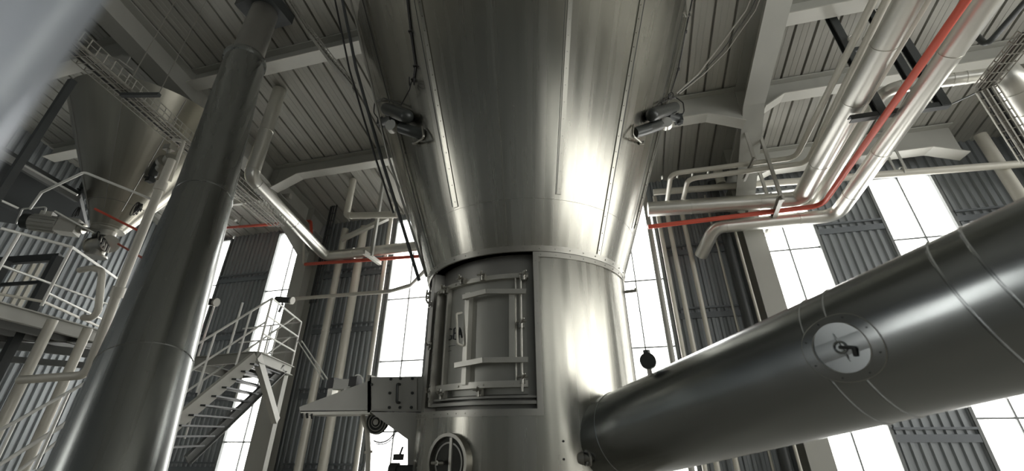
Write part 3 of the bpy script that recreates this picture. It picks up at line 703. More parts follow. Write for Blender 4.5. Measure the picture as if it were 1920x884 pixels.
# supports under the level runs
def yhang(label, a, b, Y0, posts, m=PAINT_LIGHT, w=.14):
    A = P(*a, Y=Y0); B = P(*b, Z=A.z); root = thing('pipe_support', label, 'pipe support', tuple(A), 'pale supports under the level pipes')
    bm = NB(); channel(bm, A, B, w, w*.7, .015); obj('crossbar', bm, m, root)
    for t in posts:
        p = A.lerp(B, t); bm = NB(); bar(bm, (p.x, p.y, p.z-.05), (p.x, p.y, DZ(p.y)-.03), .07, .07, up=Vector((0, 1, 0))); obj('hanger_post', bm, m, root)
yhang('pale support bar crossing under the widest clad pipe, right of the right-hand column', (1468, 370), (1440, 443), 9.6, (.05, .5))
yhang('small pale support bar under the thin twin pipes, left of the column', (1417, 296), (1397, 338), 9.4, (.1,), w=.09)
pr2 = P(1690, 322, Y=11.1)
root = thing('pipe_support', 'pair of grey straps holding the long level cream pipe above the windows', 'pipe support', tuple(pr2))
for dx in (-.12, .12): obj('strap', bar(NB(), (pr2.x+dx, 11.1, pr2.z), (pr2.x+dx, 11.1, DZ(11.1)-.5), .05, .03, up=Vector((0, 1, 0))), PAINT, root)
bm = NB(); torus(bm, (pr2.x, 11.1, pr2.z+.0), (1, 0, 0), .115, .018, 20, 8); obj('ring_clamp', bm, PAINT_LIGHT, root)
# upper right corner
pipe('bent_duct', [P(1872, 128, Y=6.9), P(1893, 150, Y=6.9), P(2010, 330, Y=8.2)], .2, CLAD, 'silver duct bending down at the far right edge', 'duct', bend=.2, bandts=((1, .1), (1, .3)), bex=.01)
bl = [P(1960, -40, Y=6.0), P(1850, 86, Y=6.4), P(1826, 62, Y=6.6)]
pipe('black_pipe', bl, .045, DARK, 'thin black bent pipe under the deck in the upper right corner', bend=.08)
def cabletray(label, pts, w, h, pitch, m, liner=None, rungs=True, name='cable_tray', up=Vector((0, 0, 1))):
    root = thing(name, label, 'cable tray', tuple(pts[0]))
    bm = NB()
    for a, b in zip(pts, pts[1:]):
        a = Vector(a); b = Vector(b); x, y, z = frame(a, b, up); L = (b-a).length
        for u, v in ((-w/2, 0), (-w/4, 0), (0, 0), (w/4, 0), (w/2, 0), (-w/2, h/2), (w/2, h/2), (-w/2, h), (w/2, h)):
            o = x*u+y*v; sweep(bm, [a+o, b+o], .009, 5)
        for i in range(int(L/pitch)+1):
            c = a+z*(i*pitch); sweep(bm, [c-x*w/2+y*h, c-x*w/2, c+x*w/2, c+x*w/2+y*h], .009, 5)
    obj('wire_basket', bm, m, root)
    for k in range(4):
        bm = NB(); pp = []
        for a, b in zip(pts, pts[1:]):
            a = Vector(a); b = Vector(b); x, y, z = frame(a, b, up); pp += [a+x*(w*(k-1.5)*.2)+y*.03, b+x*(w*(k-1.5)*.2)+y*.03]
        for i in range(len(pp)): pp[i] = pp[i]+Vector((0, 0, random.uniform(0, .02)))
        sweep(bm, pp, .016 if k % 2 else .022, 7); obj('cable', bm, (CABLE, BLACK)[k % 2], root)
    return root
cabletray('wire cable tray with an angled bend at the far right edge', [P(1935, 62, Y=5.2), P(1850, 166, Y=6.0), P(1935, 300, Y=6.6)], .22, .09, .14, WIRE)
pipe('tie_rod', [P(1787, 194, Y=7.3), P(1848, 166, Y=6.2)], .014, DARK, 'thin dark rod from the pipe frame to the bent cable tray', 'rod')
# cables fanning from the right hammer up to the roof
for i, (dx, m, t) in enumerate(((0, CABLE, 'thickest beige'), (10, BLACK, 'thin black'), (18, CABLE, 'thin beige outer'))):
    e0 = conehit(1266, 180)
    pp = [EYE+ray(1268+dx*.3, 176)*(e0[2]-.1), P(1308+dx*.6, 140, d=e0[2]+.1), P(1345+dx, 92+dx*.2, d=e0[2]+.5), P(1398+dx, 20, d=e0[2]+1.2), P(1425+dx, -45, d=e0[2]+1.6)]
    solo('hanging_cable', tube(NB(), pp, (.016, .008, .01)[i], .5, 8), m, t+' cable of the bundle sagging from the roof to the right air hammer', 'cable', 'cables sagging to the right air hammer')
# ================================================================== LEFT SIDE
# leaning chute
cpts = [P(150, 1040, d=2.75), P(381, 375, d=5.6), P(459, 118, d=7.9)]
ch = thing('leaning_chute', 'thick round steel chute leaning from the bottom left up to the roof', 'chute', tuple(cpts[0]))
bm = NB(); sweep(bm, [cpts[0], cpts[1], cpts[2]], [.365, .335, .33], 48); obj('chute_shell', bm, CHUTE, ch)
def cband(a, b, t, r, w, ex, name='joint_band', m=STEEL_TRIM):
    c = a.lerp(b, t); d = (b-a).normalized(); bm = NB(); sweep(bm, [c-d*w/2, c-d*w/4, c+d*w/4, c+d*w/2], [r, r+ex, r+ex, r], 48); obj(name, bm, m, ch)
cband(cpts[0], cpts[1], 1.0, .337, .05, .006, m=CHUTE); cband(cpts[0], cpts[1], .36, .352, .03, .008, m=CHUTE)
cband(cpts[1], cpts[2], 1.0, .325, .2, .035, 'collar', CHUTE)
ctop = min((P(500, 14, d=7+.05*i) for i in range(100)), key=lambda p: abs(p.z+.12-DZ(p.y))); bm = NB(); sweep(bm, [cpts[2], ctop], [.27, .27], 40); obj('upper_pipe', bm, STEEL_DARK, ch)
bm = NB(); box(bm, ctop-Vector((0, 0, .1)), (.9, .75, .3)); obj('roof_box', bm, DARK, ch)
bm = NB(); sm = P(258, 735, d=3.35); bar(bm, P(225, 728, d=3.45)-FW*.0, P(262, 728, d=3.5), .02, .03)
bm.free()
# out of focus post right beside the lens
def edgeax(x, y, R_, dist):
    q = ray(x, y); h = math.hypot(q.x, q.y); p = EYE+q*(dist/h); l = Vector((-q.y, q.x, 0))/h; return p+l*R_
R_ = .085; A1 = edgeax(0, 300, R_, .44); A2 = edgeax(203, 0, R_, .44); dd = (A2-A1)/(A2.z-A1.z)
pb = A1-dd*(A1.z-.0); pt = A1+dd*(3.4-A1.z)
fp = thing('near_post', 'blurred blue-grey round post very close at the upper left corner', 'post', tuple(pb))
obj('post_tube', cyl(NB(), pb, pt, R_, 48), FORE, fp)
bm = NB(); sweep(bm, [pb, pb+dd*.02], R_+.06, 32); obj('base_flange', bm, FORE, fp)
# hopper
hc = P(203, 432, d=9.4)
hop = thing('steel_hopper', 'brownish steel conical hopper behind the railings at left', 'hopper', tuple(hc))
def rev(bm, c, prof_, seg=72):
    rings = [[bm.verts.new((c.x+r*math.cos(2*PI*i/seg), c.y+r*math.sin(2*PI*i/seg), c.z+z)) for r, z in prof_] for i in range(seg)]
    for i in range(seg):
        A, B = rings[i], rings[(i+1) % seg]
        for k in range(len(prof_)-1): bm.faces.new((A[k], B[k], B[k+1], A[k+1]))
    return bm
hr = lambda z: .30+.47*z
obj('hopper_cone', rev(NB(), hc, [(.30, 0), (hr(3.1), 3.1), (hr(3.1)-.2, 3.2), (.02, 3.25)]), HOPPER, hop)
obj('outlet_neck', rev(NB(), hc, [(.02, -.2), (.22, -.2), (.22, -.16), (.17, -.14), (.17, -.04), (.30, -.02), (.30, .03), (.32, .03), (.32, .07), (.29, .07)], 40), STEEL_FRAME, hop)
obj('weld_band', rev(NB(), hc, [(hr(.55)-.01, .54), (hr(.55)+.006, .55), (hr(.57)-.01, .57)]), STEEL_DARK, hop)
for a in (-1.0, -1.9, -2.6, -.35):
    bm = NB(); u = Vector((math.cos(a), math.sin(a), 0))
    sweep(bm, [hc+u*(hr(z)+.003)+Vector((0, 0, z)) for z in (.35, 3.05)], .011, 6); obj('seam', bm, STEEL_DARK, hop)
# fittings on the hopper flanks
def fitting(name, label, a, z, s=1.0):
    u = Vector((math.cos(a), math.sin(a), 0)); p = hc+u*(hr(z)+.02)+Vector((0, 0, z))
    root = thing(name, label, 'hammer', tuple(p))
    bm = NB(); cyl(bm, p-u*.05, p+u*.16*s, .09*s, 18); obj('mounting_stub', bm, STEEL_DARK, root)
    t = Vector((-u.y, u.x, 0)); bm = NB(); capsule(bm, p+u*.22*s-Vector((0, 0, .22*s)), p+u*.22*s+Vector((0, 0, .26*s)), .085*s, 18); obj('barrel', bm, GREYCAP, root)
    bm = NB(); box(bm, p+u*.2*s-Vector((0, 0, .27*s)), (.12*s, .12*s, .12*s)); cyl(bm, p+u*.2*s-t*.12-Vector((0, 0, .25*s)), p+u*.2*s+t*.12-Vector((0, 0, .25*s)), .025, 10); obj('valve', bm, DARK, root)
fitting('hopper_hammer', 'dark hammer unit on the left flank of the hopper', -2.95, 1.35, 1.0)
fitting('hopper_hammer', 'dark hammer unit on the right flank of the hopper, above the drain pipe', -.25, 1.30, 1.0)
# rotary valve, motor and gearbox under the hopper
rv = thing('rotary_valve', 'cluttered steel rotary valve hanging right under the hopper outlet', 'valve', tuple(hc-Vector((0, 0, .75))))
c = hc-Vector((0, 0, .38)); bm = NB(); cyl(bm, c-Vector((.22, 0, 0)), c+Vector((.22, 0, 0)), .17, 28); obj('valve_body', bm, STEEL_FRAME, rv)
bm = NB(); cyl(bm, c+Vector((.22, 0, 0)), c+Vector((.27, 0, 0)), .2, 28); obj('end_plate', bm, STEEL_TRIM, rv)
bm = NB(); cyl(bm, c-Vector((.27, 0, 0)), c-Vector((.22, 0, 0)), .2, 28); obj('end_plate', bm, STEEL_TRIM, rv)
bm = NB(); sweep(bm, [c-Vector((0, 0, .3)), c-Vector((0, 0, .26)), c-Vector((0, 0, .25)), c], [.2, .2, .13, .13], 28); obj('lower_flange', bm, STEEL_TRIM, rv)
for i in range(8):
    a = i*PI/4; bm = NB(); u = Vector((math.cos(a)*.19, math.sin(a)*.19, 0)); cyl(bm, c+u+Vector((0, 0, .14)), c+u+Vector((0, 0, .22)), .018, 8); obj('bolt', bm, DARK, rv)
for i in range(6):
    bm = NB(); a = c+Vector((.1+.07*i, -.2, .1-.05*i)); tube(bm, [a, a+Vector((.1, -.08, .12)), a+Vector((.22, 0, -.05)), a+Vector((.2, .02, -.2))], .012, .06, 8); obj('hose', bm, (BLACK, WIRE)[i % 2], rv)
m0 = P(86, 420, d=9.0); md = (c-m0); md.z = 0; md.normalize()
mo = thing('gear_motor', 'grey electric gear motor left of the hopper outlet', 'motor', tuple(m0-Vector((0, 0, .2))))
bm = NB(); cyl(bm, m0-md*.28, m0+md*.22, .16, 28)
for i in range(14):
    a = i*2*PI/14; u = Vector((0, 0, 1))*math.cos(a)+Vector((0, 0, 1)).cross(md)*math.sin(a); bar(bm, m0-md*.22+u*.17, m0+md*.2+u*.17, .012, .05, u)
obj('motor_housing', bm, PAINT, mo)
obj('fan_cowl', sweep(NB(), [m0-md*.38, m0-md*.36, m0-md*.24], [.12, .17, .18], 28), GREYCAP, mo)
Rm = Matrix((md, Vector((0, 0, 1)).cross(md), Vector((0, 0, 1)))).transposed()
obj('terminal_box', box(NB(), m0+Vector((0, 0, .2))+Vector((.0, -.04, 0)), (.2, .18, .12), Rm), PAINT_LIGHT, mo)
obj('gearbox', box(NB(), m0+md*.4, (.34, .3, .34), Rm), PAINT_LIGHT, mo)
bm = NB(); cyl(bm, m0+md*.5, m0+md*1.0, .05, 14); sweep(bm, [m0+md*.58, m0+md*.66], .12, 20); obj('shaft', bm, STEEL_TRIM, mo)
# cable coils beside the outlet
for (x, y, d_, r_, lab) in ((141, 398, 8.9, .12, 'black cable coil left of the hopper outlet'), (252, 392, 8.9, .16, 'black cable loop against the lower right of the hopper'), (258, 390, 8.8, .10, 'smaller black cable loop at the lower right of the hopper')):
    bm = NB(); cc = P(x, y, d=d_)
    for k in range(3): torus(bm, cc+Vector((.02*k, .02*k, .01*k)), (.3+.1*k, 1, .1*k), r_*(1-.08*k), .009, 26, 6)
    solo('cable_coil', bm, BLACK, lab, 'cable')
# round ring rail round the hopper
def rail(label, pts, d, r=.022, m=RAIL, name='guard_rail', cat='rail', bend=.12, grp=None):
    pp = [P(x, y, d=(d if not isinstance(d, (list, tuple)) else d[i])) for i, (x, y) in enumerate(pts)]
    return solo(name, tube(NB(), pp, r, bend, 10), m, label, cat, grp, base=pp[0])
rail('thin pale rail arching round the front of the hopper', [(56, 392), (78, 361), (158, 323), (285, 374)], [7.3, 7.2, 7.0, 7.3])
rail('thin pale pipe slanting behind the arched rail at far left', [(40, 308), (145, 366)], [7.6, 7.9], .02)
rail('short thin rail at the left edge, above the platform rail', [(-20, 366), (34, 391)], [6.6, 6.9], .02)
rail('short pale rail in front of the gear motor', [(102, 396), (176, 437)], [8.8, 9.2], .022)
rail('small bent pale pipe over the gear motor', [(30, 420), (42, 392), (88, 388), (82, 402)], 8.9, .018, bend=.06)
# platform
Zf = 3.55
e0 = P(-70, 548, Z=Zf); e1 = P(190, 622, Z=Zf); ed = (e1-e0).normalized(); en = Vector((-ed.y, ed.x, 0))
if en.x > 0: en = -en
pf = thing('left_platform', 'steel access platform with white railings at left, under the hopper', 'platform', tuple(Vector((e0.x, e0.y, 0))))
e2 = e1+ed*2.2
bm = NB(); channel(bm, e0-Vector((0, 0, .12)), e1-Vector((0, 0, .12)), .24, .1, .02, flip=-1); obj('edge_beam', bm, PAINT, pf)
bm = NB()
for k in range(1, 4):
    bar(bm, e0+en*(.55*k)-Vector((0, 0, .14)), e2+en*(.55*k)-Vector((0, 0, .14)), .1, .2)
    if k == 1: pass
obj('joist', bm, PLAT, pf)
bm = NB(); v = [bm.verts.new(p) for p in (e0, e1, e1+en*3, e0+en*3)]; w_ = [bm.verts.new(p.co-Vector((0, 0, .03))) for p in v]
bm.faces.new(v); bm.faces.new(w_[::-1])
for i in range(4): bm.faces.new((v[i], v[(i+1) % 4], w_[(i+1) % 4], w_[i]))
obj('deck_plate', bm, PLAT, pf)
bm = NB(); channel(bm, e1-Vector((0, 0, .12))+ed*.02, e1+en*3-Vector((0, 0, .12)), .24, .1, .02); obj('edge_beam', bm, PLAT, pf)
def above(p, y): # same plan position, at height seen at pixel row y
    lo, hi = p.z-3, p.z+4
    for _ in range(40):
        m = (lo+hi)/2; v = Vector((p.x, p.y, m))-EYE; yy = 442-F*v.dot(UU)/v.dot(FW)
        if yy > y: lo = m
        else: hi = m
    return Vector((p.x, p.y, (lo+hi)/2))
b0 = P(80, 574, Z=Zf)+en*.02; b_end = e1+ed*.05+en*.02
tr = 1.08
def rl(p, h): return p+Vector((0, 0, h))
L0 = e0+en*.02
obj('top_rail', tube(NB(), [rl(L0, tr), rl(b0, tr), rl(b_end, tr)], .025, 0, 10), RAIL, pf)
obj('mid_rail', tube(NB(), [rl(L0, .55), rl(b_end+ed*.1, .55)], .02, 0, 10), RAIL, pf)
obj('low_rail', tube(NB(), [rl(b0, .22), rl(b_end, .22)], .018, 0, 10), RAIL, pf)
obj('railing_post', tube(NB(), [rl(b0, tr), b0], .024, 0, 10), RAIL, pf)
obj('railing_post', tube(NB(), [rl(b_end, tr), b_end], .024, 0, 10), RAIL, pf)
obj('railing_post', tube(NB(), [rl(L0.lerp(b0, .25), tr), L0.lerp(b0, .25)], .024, 0, 10), RAIL, pf)
obj('toe_rail', tube(NB(), [rl(L0, .07), rl(b0, .07), rl(b_end, .07)], .022, 0, 10), PIPE_WHITE, pf)
for (x, y) in ((82, 635), (150, 650)):
    t_ = P(x, y, d=7.0 if x < 100 else 7.6); bm = NB(); cyl(bm, (t_.x, t_.y, 0), (t_.x, t_.y, Zf-.12), .075, 18); obj('support_leg', bm, PIPE_WHITE, pf)
# second platform level behind, dark
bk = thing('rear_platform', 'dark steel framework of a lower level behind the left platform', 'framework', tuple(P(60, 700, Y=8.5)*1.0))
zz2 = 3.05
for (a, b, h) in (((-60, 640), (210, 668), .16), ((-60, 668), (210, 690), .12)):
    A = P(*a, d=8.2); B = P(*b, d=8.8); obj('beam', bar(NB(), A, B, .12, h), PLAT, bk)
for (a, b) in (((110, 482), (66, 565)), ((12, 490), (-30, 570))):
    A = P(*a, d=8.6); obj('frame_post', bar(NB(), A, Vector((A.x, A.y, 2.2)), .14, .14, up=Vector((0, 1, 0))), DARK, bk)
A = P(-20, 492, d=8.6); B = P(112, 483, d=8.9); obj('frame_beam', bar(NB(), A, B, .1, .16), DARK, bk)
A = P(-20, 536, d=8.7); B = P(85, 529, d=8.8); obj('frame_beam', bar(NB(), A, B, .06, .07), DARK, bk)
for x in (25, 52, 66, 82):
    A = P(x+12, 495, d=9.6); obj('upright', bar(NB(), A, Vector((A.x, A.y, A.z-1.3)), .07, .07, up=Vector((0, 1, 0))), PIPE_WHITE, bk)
# dark upper floor behind the hopper fittings
up_ = [P(x, y, Z=6.5) for x, y in ((-80, 235), (47, 312), (148, 370), (165, 440), (60, 425), (-80, 405))]
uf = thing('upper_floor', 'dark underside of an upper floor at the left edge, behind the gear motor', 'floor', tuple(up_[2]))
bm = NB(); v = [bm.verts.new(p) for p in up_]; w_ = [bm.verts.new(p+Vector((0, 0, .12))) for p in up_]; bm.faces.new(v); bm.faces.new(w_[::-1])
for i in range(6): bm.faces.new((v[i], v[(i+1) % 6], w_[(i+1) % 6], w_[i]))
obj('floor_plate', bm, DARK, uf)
obj('edge_beam', bar(NB(), up_[0]-Vector((0, 0, .06)), up_[2]-Vector((0, 0, .06)), .08, .14), PLAT, uf)
obj('cross_joist', bar(NB(), up_[1].lerp(up_[5], .5)-Vector((0, 0, .08)), up_[3].lerp(up_[4], .3)-Vector((0, 0, .08)), .1, .16), DARK, uf)
# vertical dark post at far left
p = P(108, 195, d=7.6); solo('vertical_post', bar(NB(), (p.x, p.y, Zf), (p.x, p.y, p.z+.6), .1, .1, up=Vector((0, 1, 0))), DARK, 'dark square post at far left beside the blurred post', 'post')
# cream drain pipe
dp = [P(322, 300, d=7.2), P(303, 345, d=7.0), P(222, 545, d=6.2), P(162, 704, d=6.0), P(38, 713, d=6.1)]
dr = pipe('drain_pipe', dp, .062, PIPE_WHITE, 'cream drain pipe dropping between hopper and leaning chute, turning left at the bottom', bend=.2, bandts=((2, .02), (1, .03)), bw=.16, bex=.022)
pipe('bypass_pipe', [P(150, 507, d=7.2), P(172, 503, d=7.1), P(192, 508, d=7.0), P(184, 585, d=6.9), P(172, 597, d=6.9), P(157, 596, d=7.0)], .052, PIPE_WHITE, 'short fat pale pipe curving like a hook above the platform edge', bend=.15)
p = P(312, 306, d=7.35); bm = NB(); u = Vector((.8, -.3, .3)).normalized(); cyl(bm, p-u*.2, p+u*.18, .09, 20); sweep(bm, [p-u*.04, p+u*.04], .15, 24); cyl(bm, p, p+Vector((.0, -.05, .26)), .03, 12); box(bm, p+Vector((0, -.05, .3)), (.16, .12, .1)); solo('butterfly_valve', bm, STEEL_TRIM, 'dark flanged valve at the top of the cream drain pipe', 'valve')
a = P(345, 265, d=7.4); b = P(318, 340, d=7.2); pipe('slim_pipe', [P(325, 262, d=7.5), a, b], .03, PIPE_WHITE, 'slim pale pipe with a tee beside the leaning chute, over the drain pipe', bend=.05)
for (pts, lab) in ((((178, 392), (268, 437)), 'upper thin red pipe passing in front of the hopper outlet'), (((222, 458), (272, 487)), 'lower thin red pipe below the hopper outlet')):
    rail(lab, pts, (7.6 if pts[0][0] < 200 else [9.25, 8.0]), .022, RED, 'red_pipe', 'pipe')
# wire cable tray over the hopper
Zt = 6.75
ta = P(120, 78, Z=Zt); tb = P(520, 425, Z=Zt)
cabletray('long wire basket cable tray slanting over the hopper and behind the leaning chute', [ta, tb], .42, .2, .13, WIRE)
tc = ta+(tb-ta)*.13+Vector((0, 0, -.0)); hg = P(265, 175, Z=Zt)
bm = NB(); x_, y_, z_ = frame(ta, tb); 
hroot = thing('tray_hanger', 'dark bracket holding up the long wire cable tray', 'bracket', tuple(hg))
obj('bracket_arm', bar(NB(), hg-x_*.32-Vector((0, 0, .04)), hg+x_*.32-Vector((0, 0, .04)), .06, .06), DARK, hroot)
for s in (-.3, .3): obj('hanger_rod', bar(NB(), hg+x_*s-Vector((0, 0, .04)), Vector(((hg+x_*s).x, (hg+x_*s).y, DZ(hg.y)-.03)), .012, .012, up=Vector((0, 1, 0))), WIRE, hroot)
# tray sagging by the cone
tt = [P(512, -40, d=8.2), P(545, 10, d=7.9), P(578, 62, d=7.5), P(622, 120, d=7.2), P(662, 168, d=7.0)]
cabletray('narrow cable tray curving down to the left side of the cone', tt, .16, .08, .1, WIRE)
# ------------------------------------------------------------------ pipes between chute and cone
rz = P(470, 333, Y=6.6); c2 = P(611, 481, Y=10.6)
pipe('insulated_pipe', [Vector((rz.x, rz.y, DZ(rz.y)-.04)), rz, c2, P(795, 461, Y=10.6)], .165, CLAD, 'bright clad pipe dropping, slanting down and levelling off between leaning chute and cone', bend=.22, bandts=((0, .5), (0, .93), (1, .06), (1, .5), (2, .3)), bex=.01)
a = P(668, 310, Y=10.0); b = P(655, 404, Y=10.0)
pipe('white_pipe', [Vector((a.x, a.y, DZ(a.y)-.03)), Vector((a.x, a.y, b.z)), P(745, 403, Y=10.0)], .105, PIPE_WHITE, 'cream pipe with a right-angle elbow left of the cone, under the bent-flange beam', bend=.15, bandts=((1, .1),))
rp_ = [P(380, 431, Y=10.9), P(583, 415, Y=10.9), P(584, 438, Y=10.9)]
rq = thing('red_pipe', 'red pipe crossing behind the slanting clad pipe with a short drop at its end', 'pipe', tuple(rp_[2]))
obj('pipe_run', tube(NB(), rp_, .05, .1, 14), RED, rq)
for t in (.35, .8):
    p = rp_[0].lerp(rp_[1], t); obj('pipe_strap', bar(NB(), (p.x, p.y, p.z-.05), (p.x, p.y, DZ(p.y)-.01), .04, .04, up=Vector((0, 1, 0))), WIRE, rq)
pipe('red_pipe', [P(572, 496, Y=10.7), P(800, 480, Y=10.7)], .055, RED, 'level red pipe just left of the cone, under the clad pipe', bend=.1)
pipe('slim_pipe', [P(584, 437, Y=10.85), P(570, 447, Y=10.8), P(569, 494, Y=10.75), P(576, 497, Y=10.7)], .035, PIPE_WHITE, 'thin pale pipe joining the two red pipes left of the cone', bend=.1)
a = P(722, 320, Y=10.2)
hs = thing('pipe_hanger', 'slim grey hanger post with a slanted foot holding the level pipes left of the cone', 'pipe hanger', (a.x, a.y, P(703, 485, Y=10.2).z))
zf_ = P(703, 487, Y=10.7).z-.11
obj('hanger_post', bar(NB(), (a.x, a.y, DZ(a.y)-.03), (a.x, a.y, zf_), .09, .09, up=Vector((0, 1, 0))), PAINT, hs)
obj('foot_channel', channel(NB(), (a.x, a.y-.35, zf_), (a.x, a.y+.6, zf_), .12, .1, .015), PAINT_LIGHT, hs)
p = P(735, 400, Y=11.3); pipe('vertical_pipe', [Vector((p.x, p.y, DZ(11.3)-.1)), Vector((p.x, p.y, .02))], .07, PIPE_WHITE, 'pale vertical pipe at the edge of the window left of the cone')
for (x, y, r_, m, lab) in ((672, 492, .135, PIPE_WHITE, 'thick cream vertical pipe on the dark sheeting left of the vessel'), (634, 500, .12, PIPE_WHITE, 'cream vertical pipe next to the tall column left of the vessel'),):
    p = P(x, y, Y=11.5); pipe('vertical_pipe', [Vector((p.x, p.y, 8.4)), Vector((p.x, p.y, .02))], r_, m, lab, bandts=((0, .45), (0, .8)), bex=.015)
hp = [P(528, 563, Y=10.2), P(600, 557, Y=10.2), P(730, 547, Y=10.2), P(772, 535, Y=8.6), P(802, 505, Y=6.2)]
pipe('level_hose', hp, .055, PIPE_WHITE, 'pale pipe running level across the sheeting and curving up to the cone', bend=.8)
# eave struts left
obj_ = solo('eave_strut', bar(NB(), P(395, 387, Y=9.7), P(545, 368, Y=9.7), .12, .16), PAINT_LIGHT, 'pale level strut seen between the leaning chute and the column', 'strut')
solo('diagonal_strut', bar(NB(), P(402, 388, Y=9.7), P(442, 414, Y=9.7), .08, .08), PAINT_LIGHT, 'short pale diagonal strut under the level strut behind the leaning chute', 'strut')
solo('diagonal_strut', bar(NB(), P(640, 450, Y=11.3), P(730, 408, Y=11.3), .14, .14), PAINT_LIGHT, 'pale diagonal brace left of the cone, behind the cream elbow pipe', 'strut')
# vertical cable ladder on the column
p = P(617, 430, Y=11.1); lt = thing('cable_ladder', 'dark vertical cable ladder beside the tall column left of the vessel', 'cable ladder', (p.x, p.y, 6))
z1 = P(628, 362, Y=11.1).z
for s in (-.12, .12): obj('side_rail', bar(NB(), (p.x+s, p.y, 5.5), (p.x+s, p.y, z1), .03, .06, up=Vector((0, 1, 0))), DARK, lt)
k = 0; z_ = 5.6
while z_ < z1: obj('rung', bar(NB(), (p.x-.12, p.y, z_), (p.x+.12, p.y, z_), .03, .03), GIRT, lt); z_ += .3
for s in (-.05, .03): obj('cable', cyl(NB(), (p.x+s, p.y-.03, 5.5), (p.x+s, p.y-.03, z1), .022, 8), BLACK, lt)
# ------------------------------------------------------------------ stair and landing
st = P(484, 660, d=8.6); LZ = st.z
ld = thing('stair_landing', 'grey steel stair and landing with white handrails, left of the tall column', 'stairs', (st.x, st.y, 0))
la = P(352, 672, Z=LZ); lb = st; lc = P(546, 688, Z=LZ)
def slab(name, pts, t, m, par):
    bm = NB(); v = [bm.verts.new(p) for p in pts]; w_ = [bm.verts.new(p-Vector((0, 0, t))) for p in pts]; bm.faces.new(v); bm.faces.new(w_[::-1])
    for i in range(len(pts)): bm.faces.new((v[i], v[(i+1) % len(pts)], w_[(i+1) % len(pts)], w_[i]))
    return obj(name, bm, m, par)
lv = (lc-lb); lu = (la-lb)
slab('landing_deck', [la, lb, lc, la+lv], .03, PLAT, ld)
for a, b in ((la, lb), (lb, lc), (la+lv, lc), (la, la+lv)): obj('edge_beam', channel(NB(), a-Vector((0, 0, .11)), b-Vector((0, 0, .11)), .22, .08, .015, flip=-1), PAINT, ld)
for t in (.35, .7): obj('joist', bar(NB(), la.lerp(lb, t)-Vector((0, 0, .11)), la.lerp(lb, t)+lv-Vector((0, 0, .11)), .06, .14), PLAT, ld)
def H(p, h): return p+Vector((0, 0, h))
RH = above(lb, 560).z-LZ
for p in (lb, lc, lb.lerp(la, .42), lb.lerp(la, .85), lc+lu*.5): obj('railing_post', cyl(NB(), p, H(p, RH), .024, 10), RAIL, ld)
for h in (RH, RH*.66, RH*.33):
    obj('rail_bar', tube(NB(), [H(lb, h), H(lc, h), H(lc+lu, h)], .02, .03, 10), RAIL, ld)
# stair flight down to the left
fb = P(10, 868, d=5.9); hb_ = H(fb, 0)
# handrail pair: from landing corner down-left
def flight(off, name_s):
    top = lb+off; d_ = (P(0, 872, d=5.6)-H(lb, RH)); 
    bot = H(lb, RH)+off+d_
    obj('handrail', tube(NB(), [H(top, RH), bot], .024, 0, 10), RAIL, ld)
    obj('handrail', tube(NB(), [H(top, RH*.55), bot-Vector((0, 0, RH*.45))], .02, 0, 10), RAIL, ld)
    for t in (.12, .3, .55, .8):
        p = H(top, RH).lerp(bot, t); obj('stair_post', cyl(NB(), p, p-Vector((0, 0, RH*.95)), .02, 10), RAIL, ld)
    return d_
d_ = flight(Vector((0, 0, 0)), 'near'); wv = (lc-lb)*.75; flight(wv, 'far')
s0 = H(lb, -.12); s1 = P(300, 822, d=6.6)
obj('stringer', channel(NB(), s0, s0+(s1-s0)*1.25, .24, .09, .02, flip=-1), PAINT_LIGHT, ld)
obj('stringer', channel(NB(), s0+wv, s0+wv+(s1-s0)*1.25, .2, .09, .02), PLAT, ld)
for i in range(1, 11):
    p = s0.lerp(s1, i/9)+Vector((0, 0, .02)); obj('tread', bar(NB(), p+wv*.02, p+wv*.98, .2, .03), DARK, ld)
# landing supports
pb_ = lb+lv*.3
obj('support_strut', channel(NB(), P(487, 668, d=8.6), P(522, 790, d=9.4), .16, .12, .02), PAINT_LIGHT, ld)
p = lc+lu*.08; obj('support_leg', bar(NB(), (p.x, p.y, 0), (p.x, p.y, LZ-.2), .14, .14, up=Vector((0, 1, 0))), PAINT, ld)
# near stair handrails at the lower left corner
sr = thing('stair_rail', 'pale stair handrail bars slanting up across the lower left corner', 'handrail', tuple(P(-20, 900, d=5.4)))
for a, b in (((-30, 824), (176, 710)), ((-30, 890), (145, 780)), ((-20, 925), (136, 808))):
    obj('rail_bar', tube(NB(), [P(*a, d=5.0), P(*b, d=5.8)], .022, 0, 10), RAIL, sr)
for x, y, x2, y2 in ((128, 738, 112, 820), (30, 790, 5, 884)):
    obj('rail_post', cyl(NB(), P(x, y, d=5.5), Vector((P(x, y, d=5.5).x, P(x, y, d=5.5).y, P(x, y, d=5.5).z-.9)), .02, 10), RAIL, sr)
# flood lamps
def flood(x, y, d, label, at=None):
    p = at or P(x, y, d=d); root = thing('flood_lamp', label, 'lamp', tuple(p))
    u = Vector((1, .12, -.12)).normalized(); bm = NB(); cyl(bm, p-u*.2, p+u*.2, .075, 20); obj('lamp_housing', bm, GREYCAP, root)
    bm = NB(); sweep(bm, [p+u*.2, p+u*.24], .09, 20); obj('lamp_rim', bm, STEEL_TRIM, root)
    bm = NB(); bar(bm, p-Vector((0, 0, .08)), p-Vector((.05, 0, .3)), .03, .05, up=Vector((0, 1, 0))); obj('lamp_bracket', bm, DARK, root)
flood(388, 566, 8.6, 'dark tubular lamp on the landing rail beside the leaning chute'); flood(530, 583, 8.95, 'small dark lamp on the right-hand rail of the stair landing', H(lb.lerp(lc, .3), RH+.16))
p = P(370, 616, d=9.0); sg = thing('warning_sign', 'small red and white sign by the landing rail', 'sign', tuple(p))
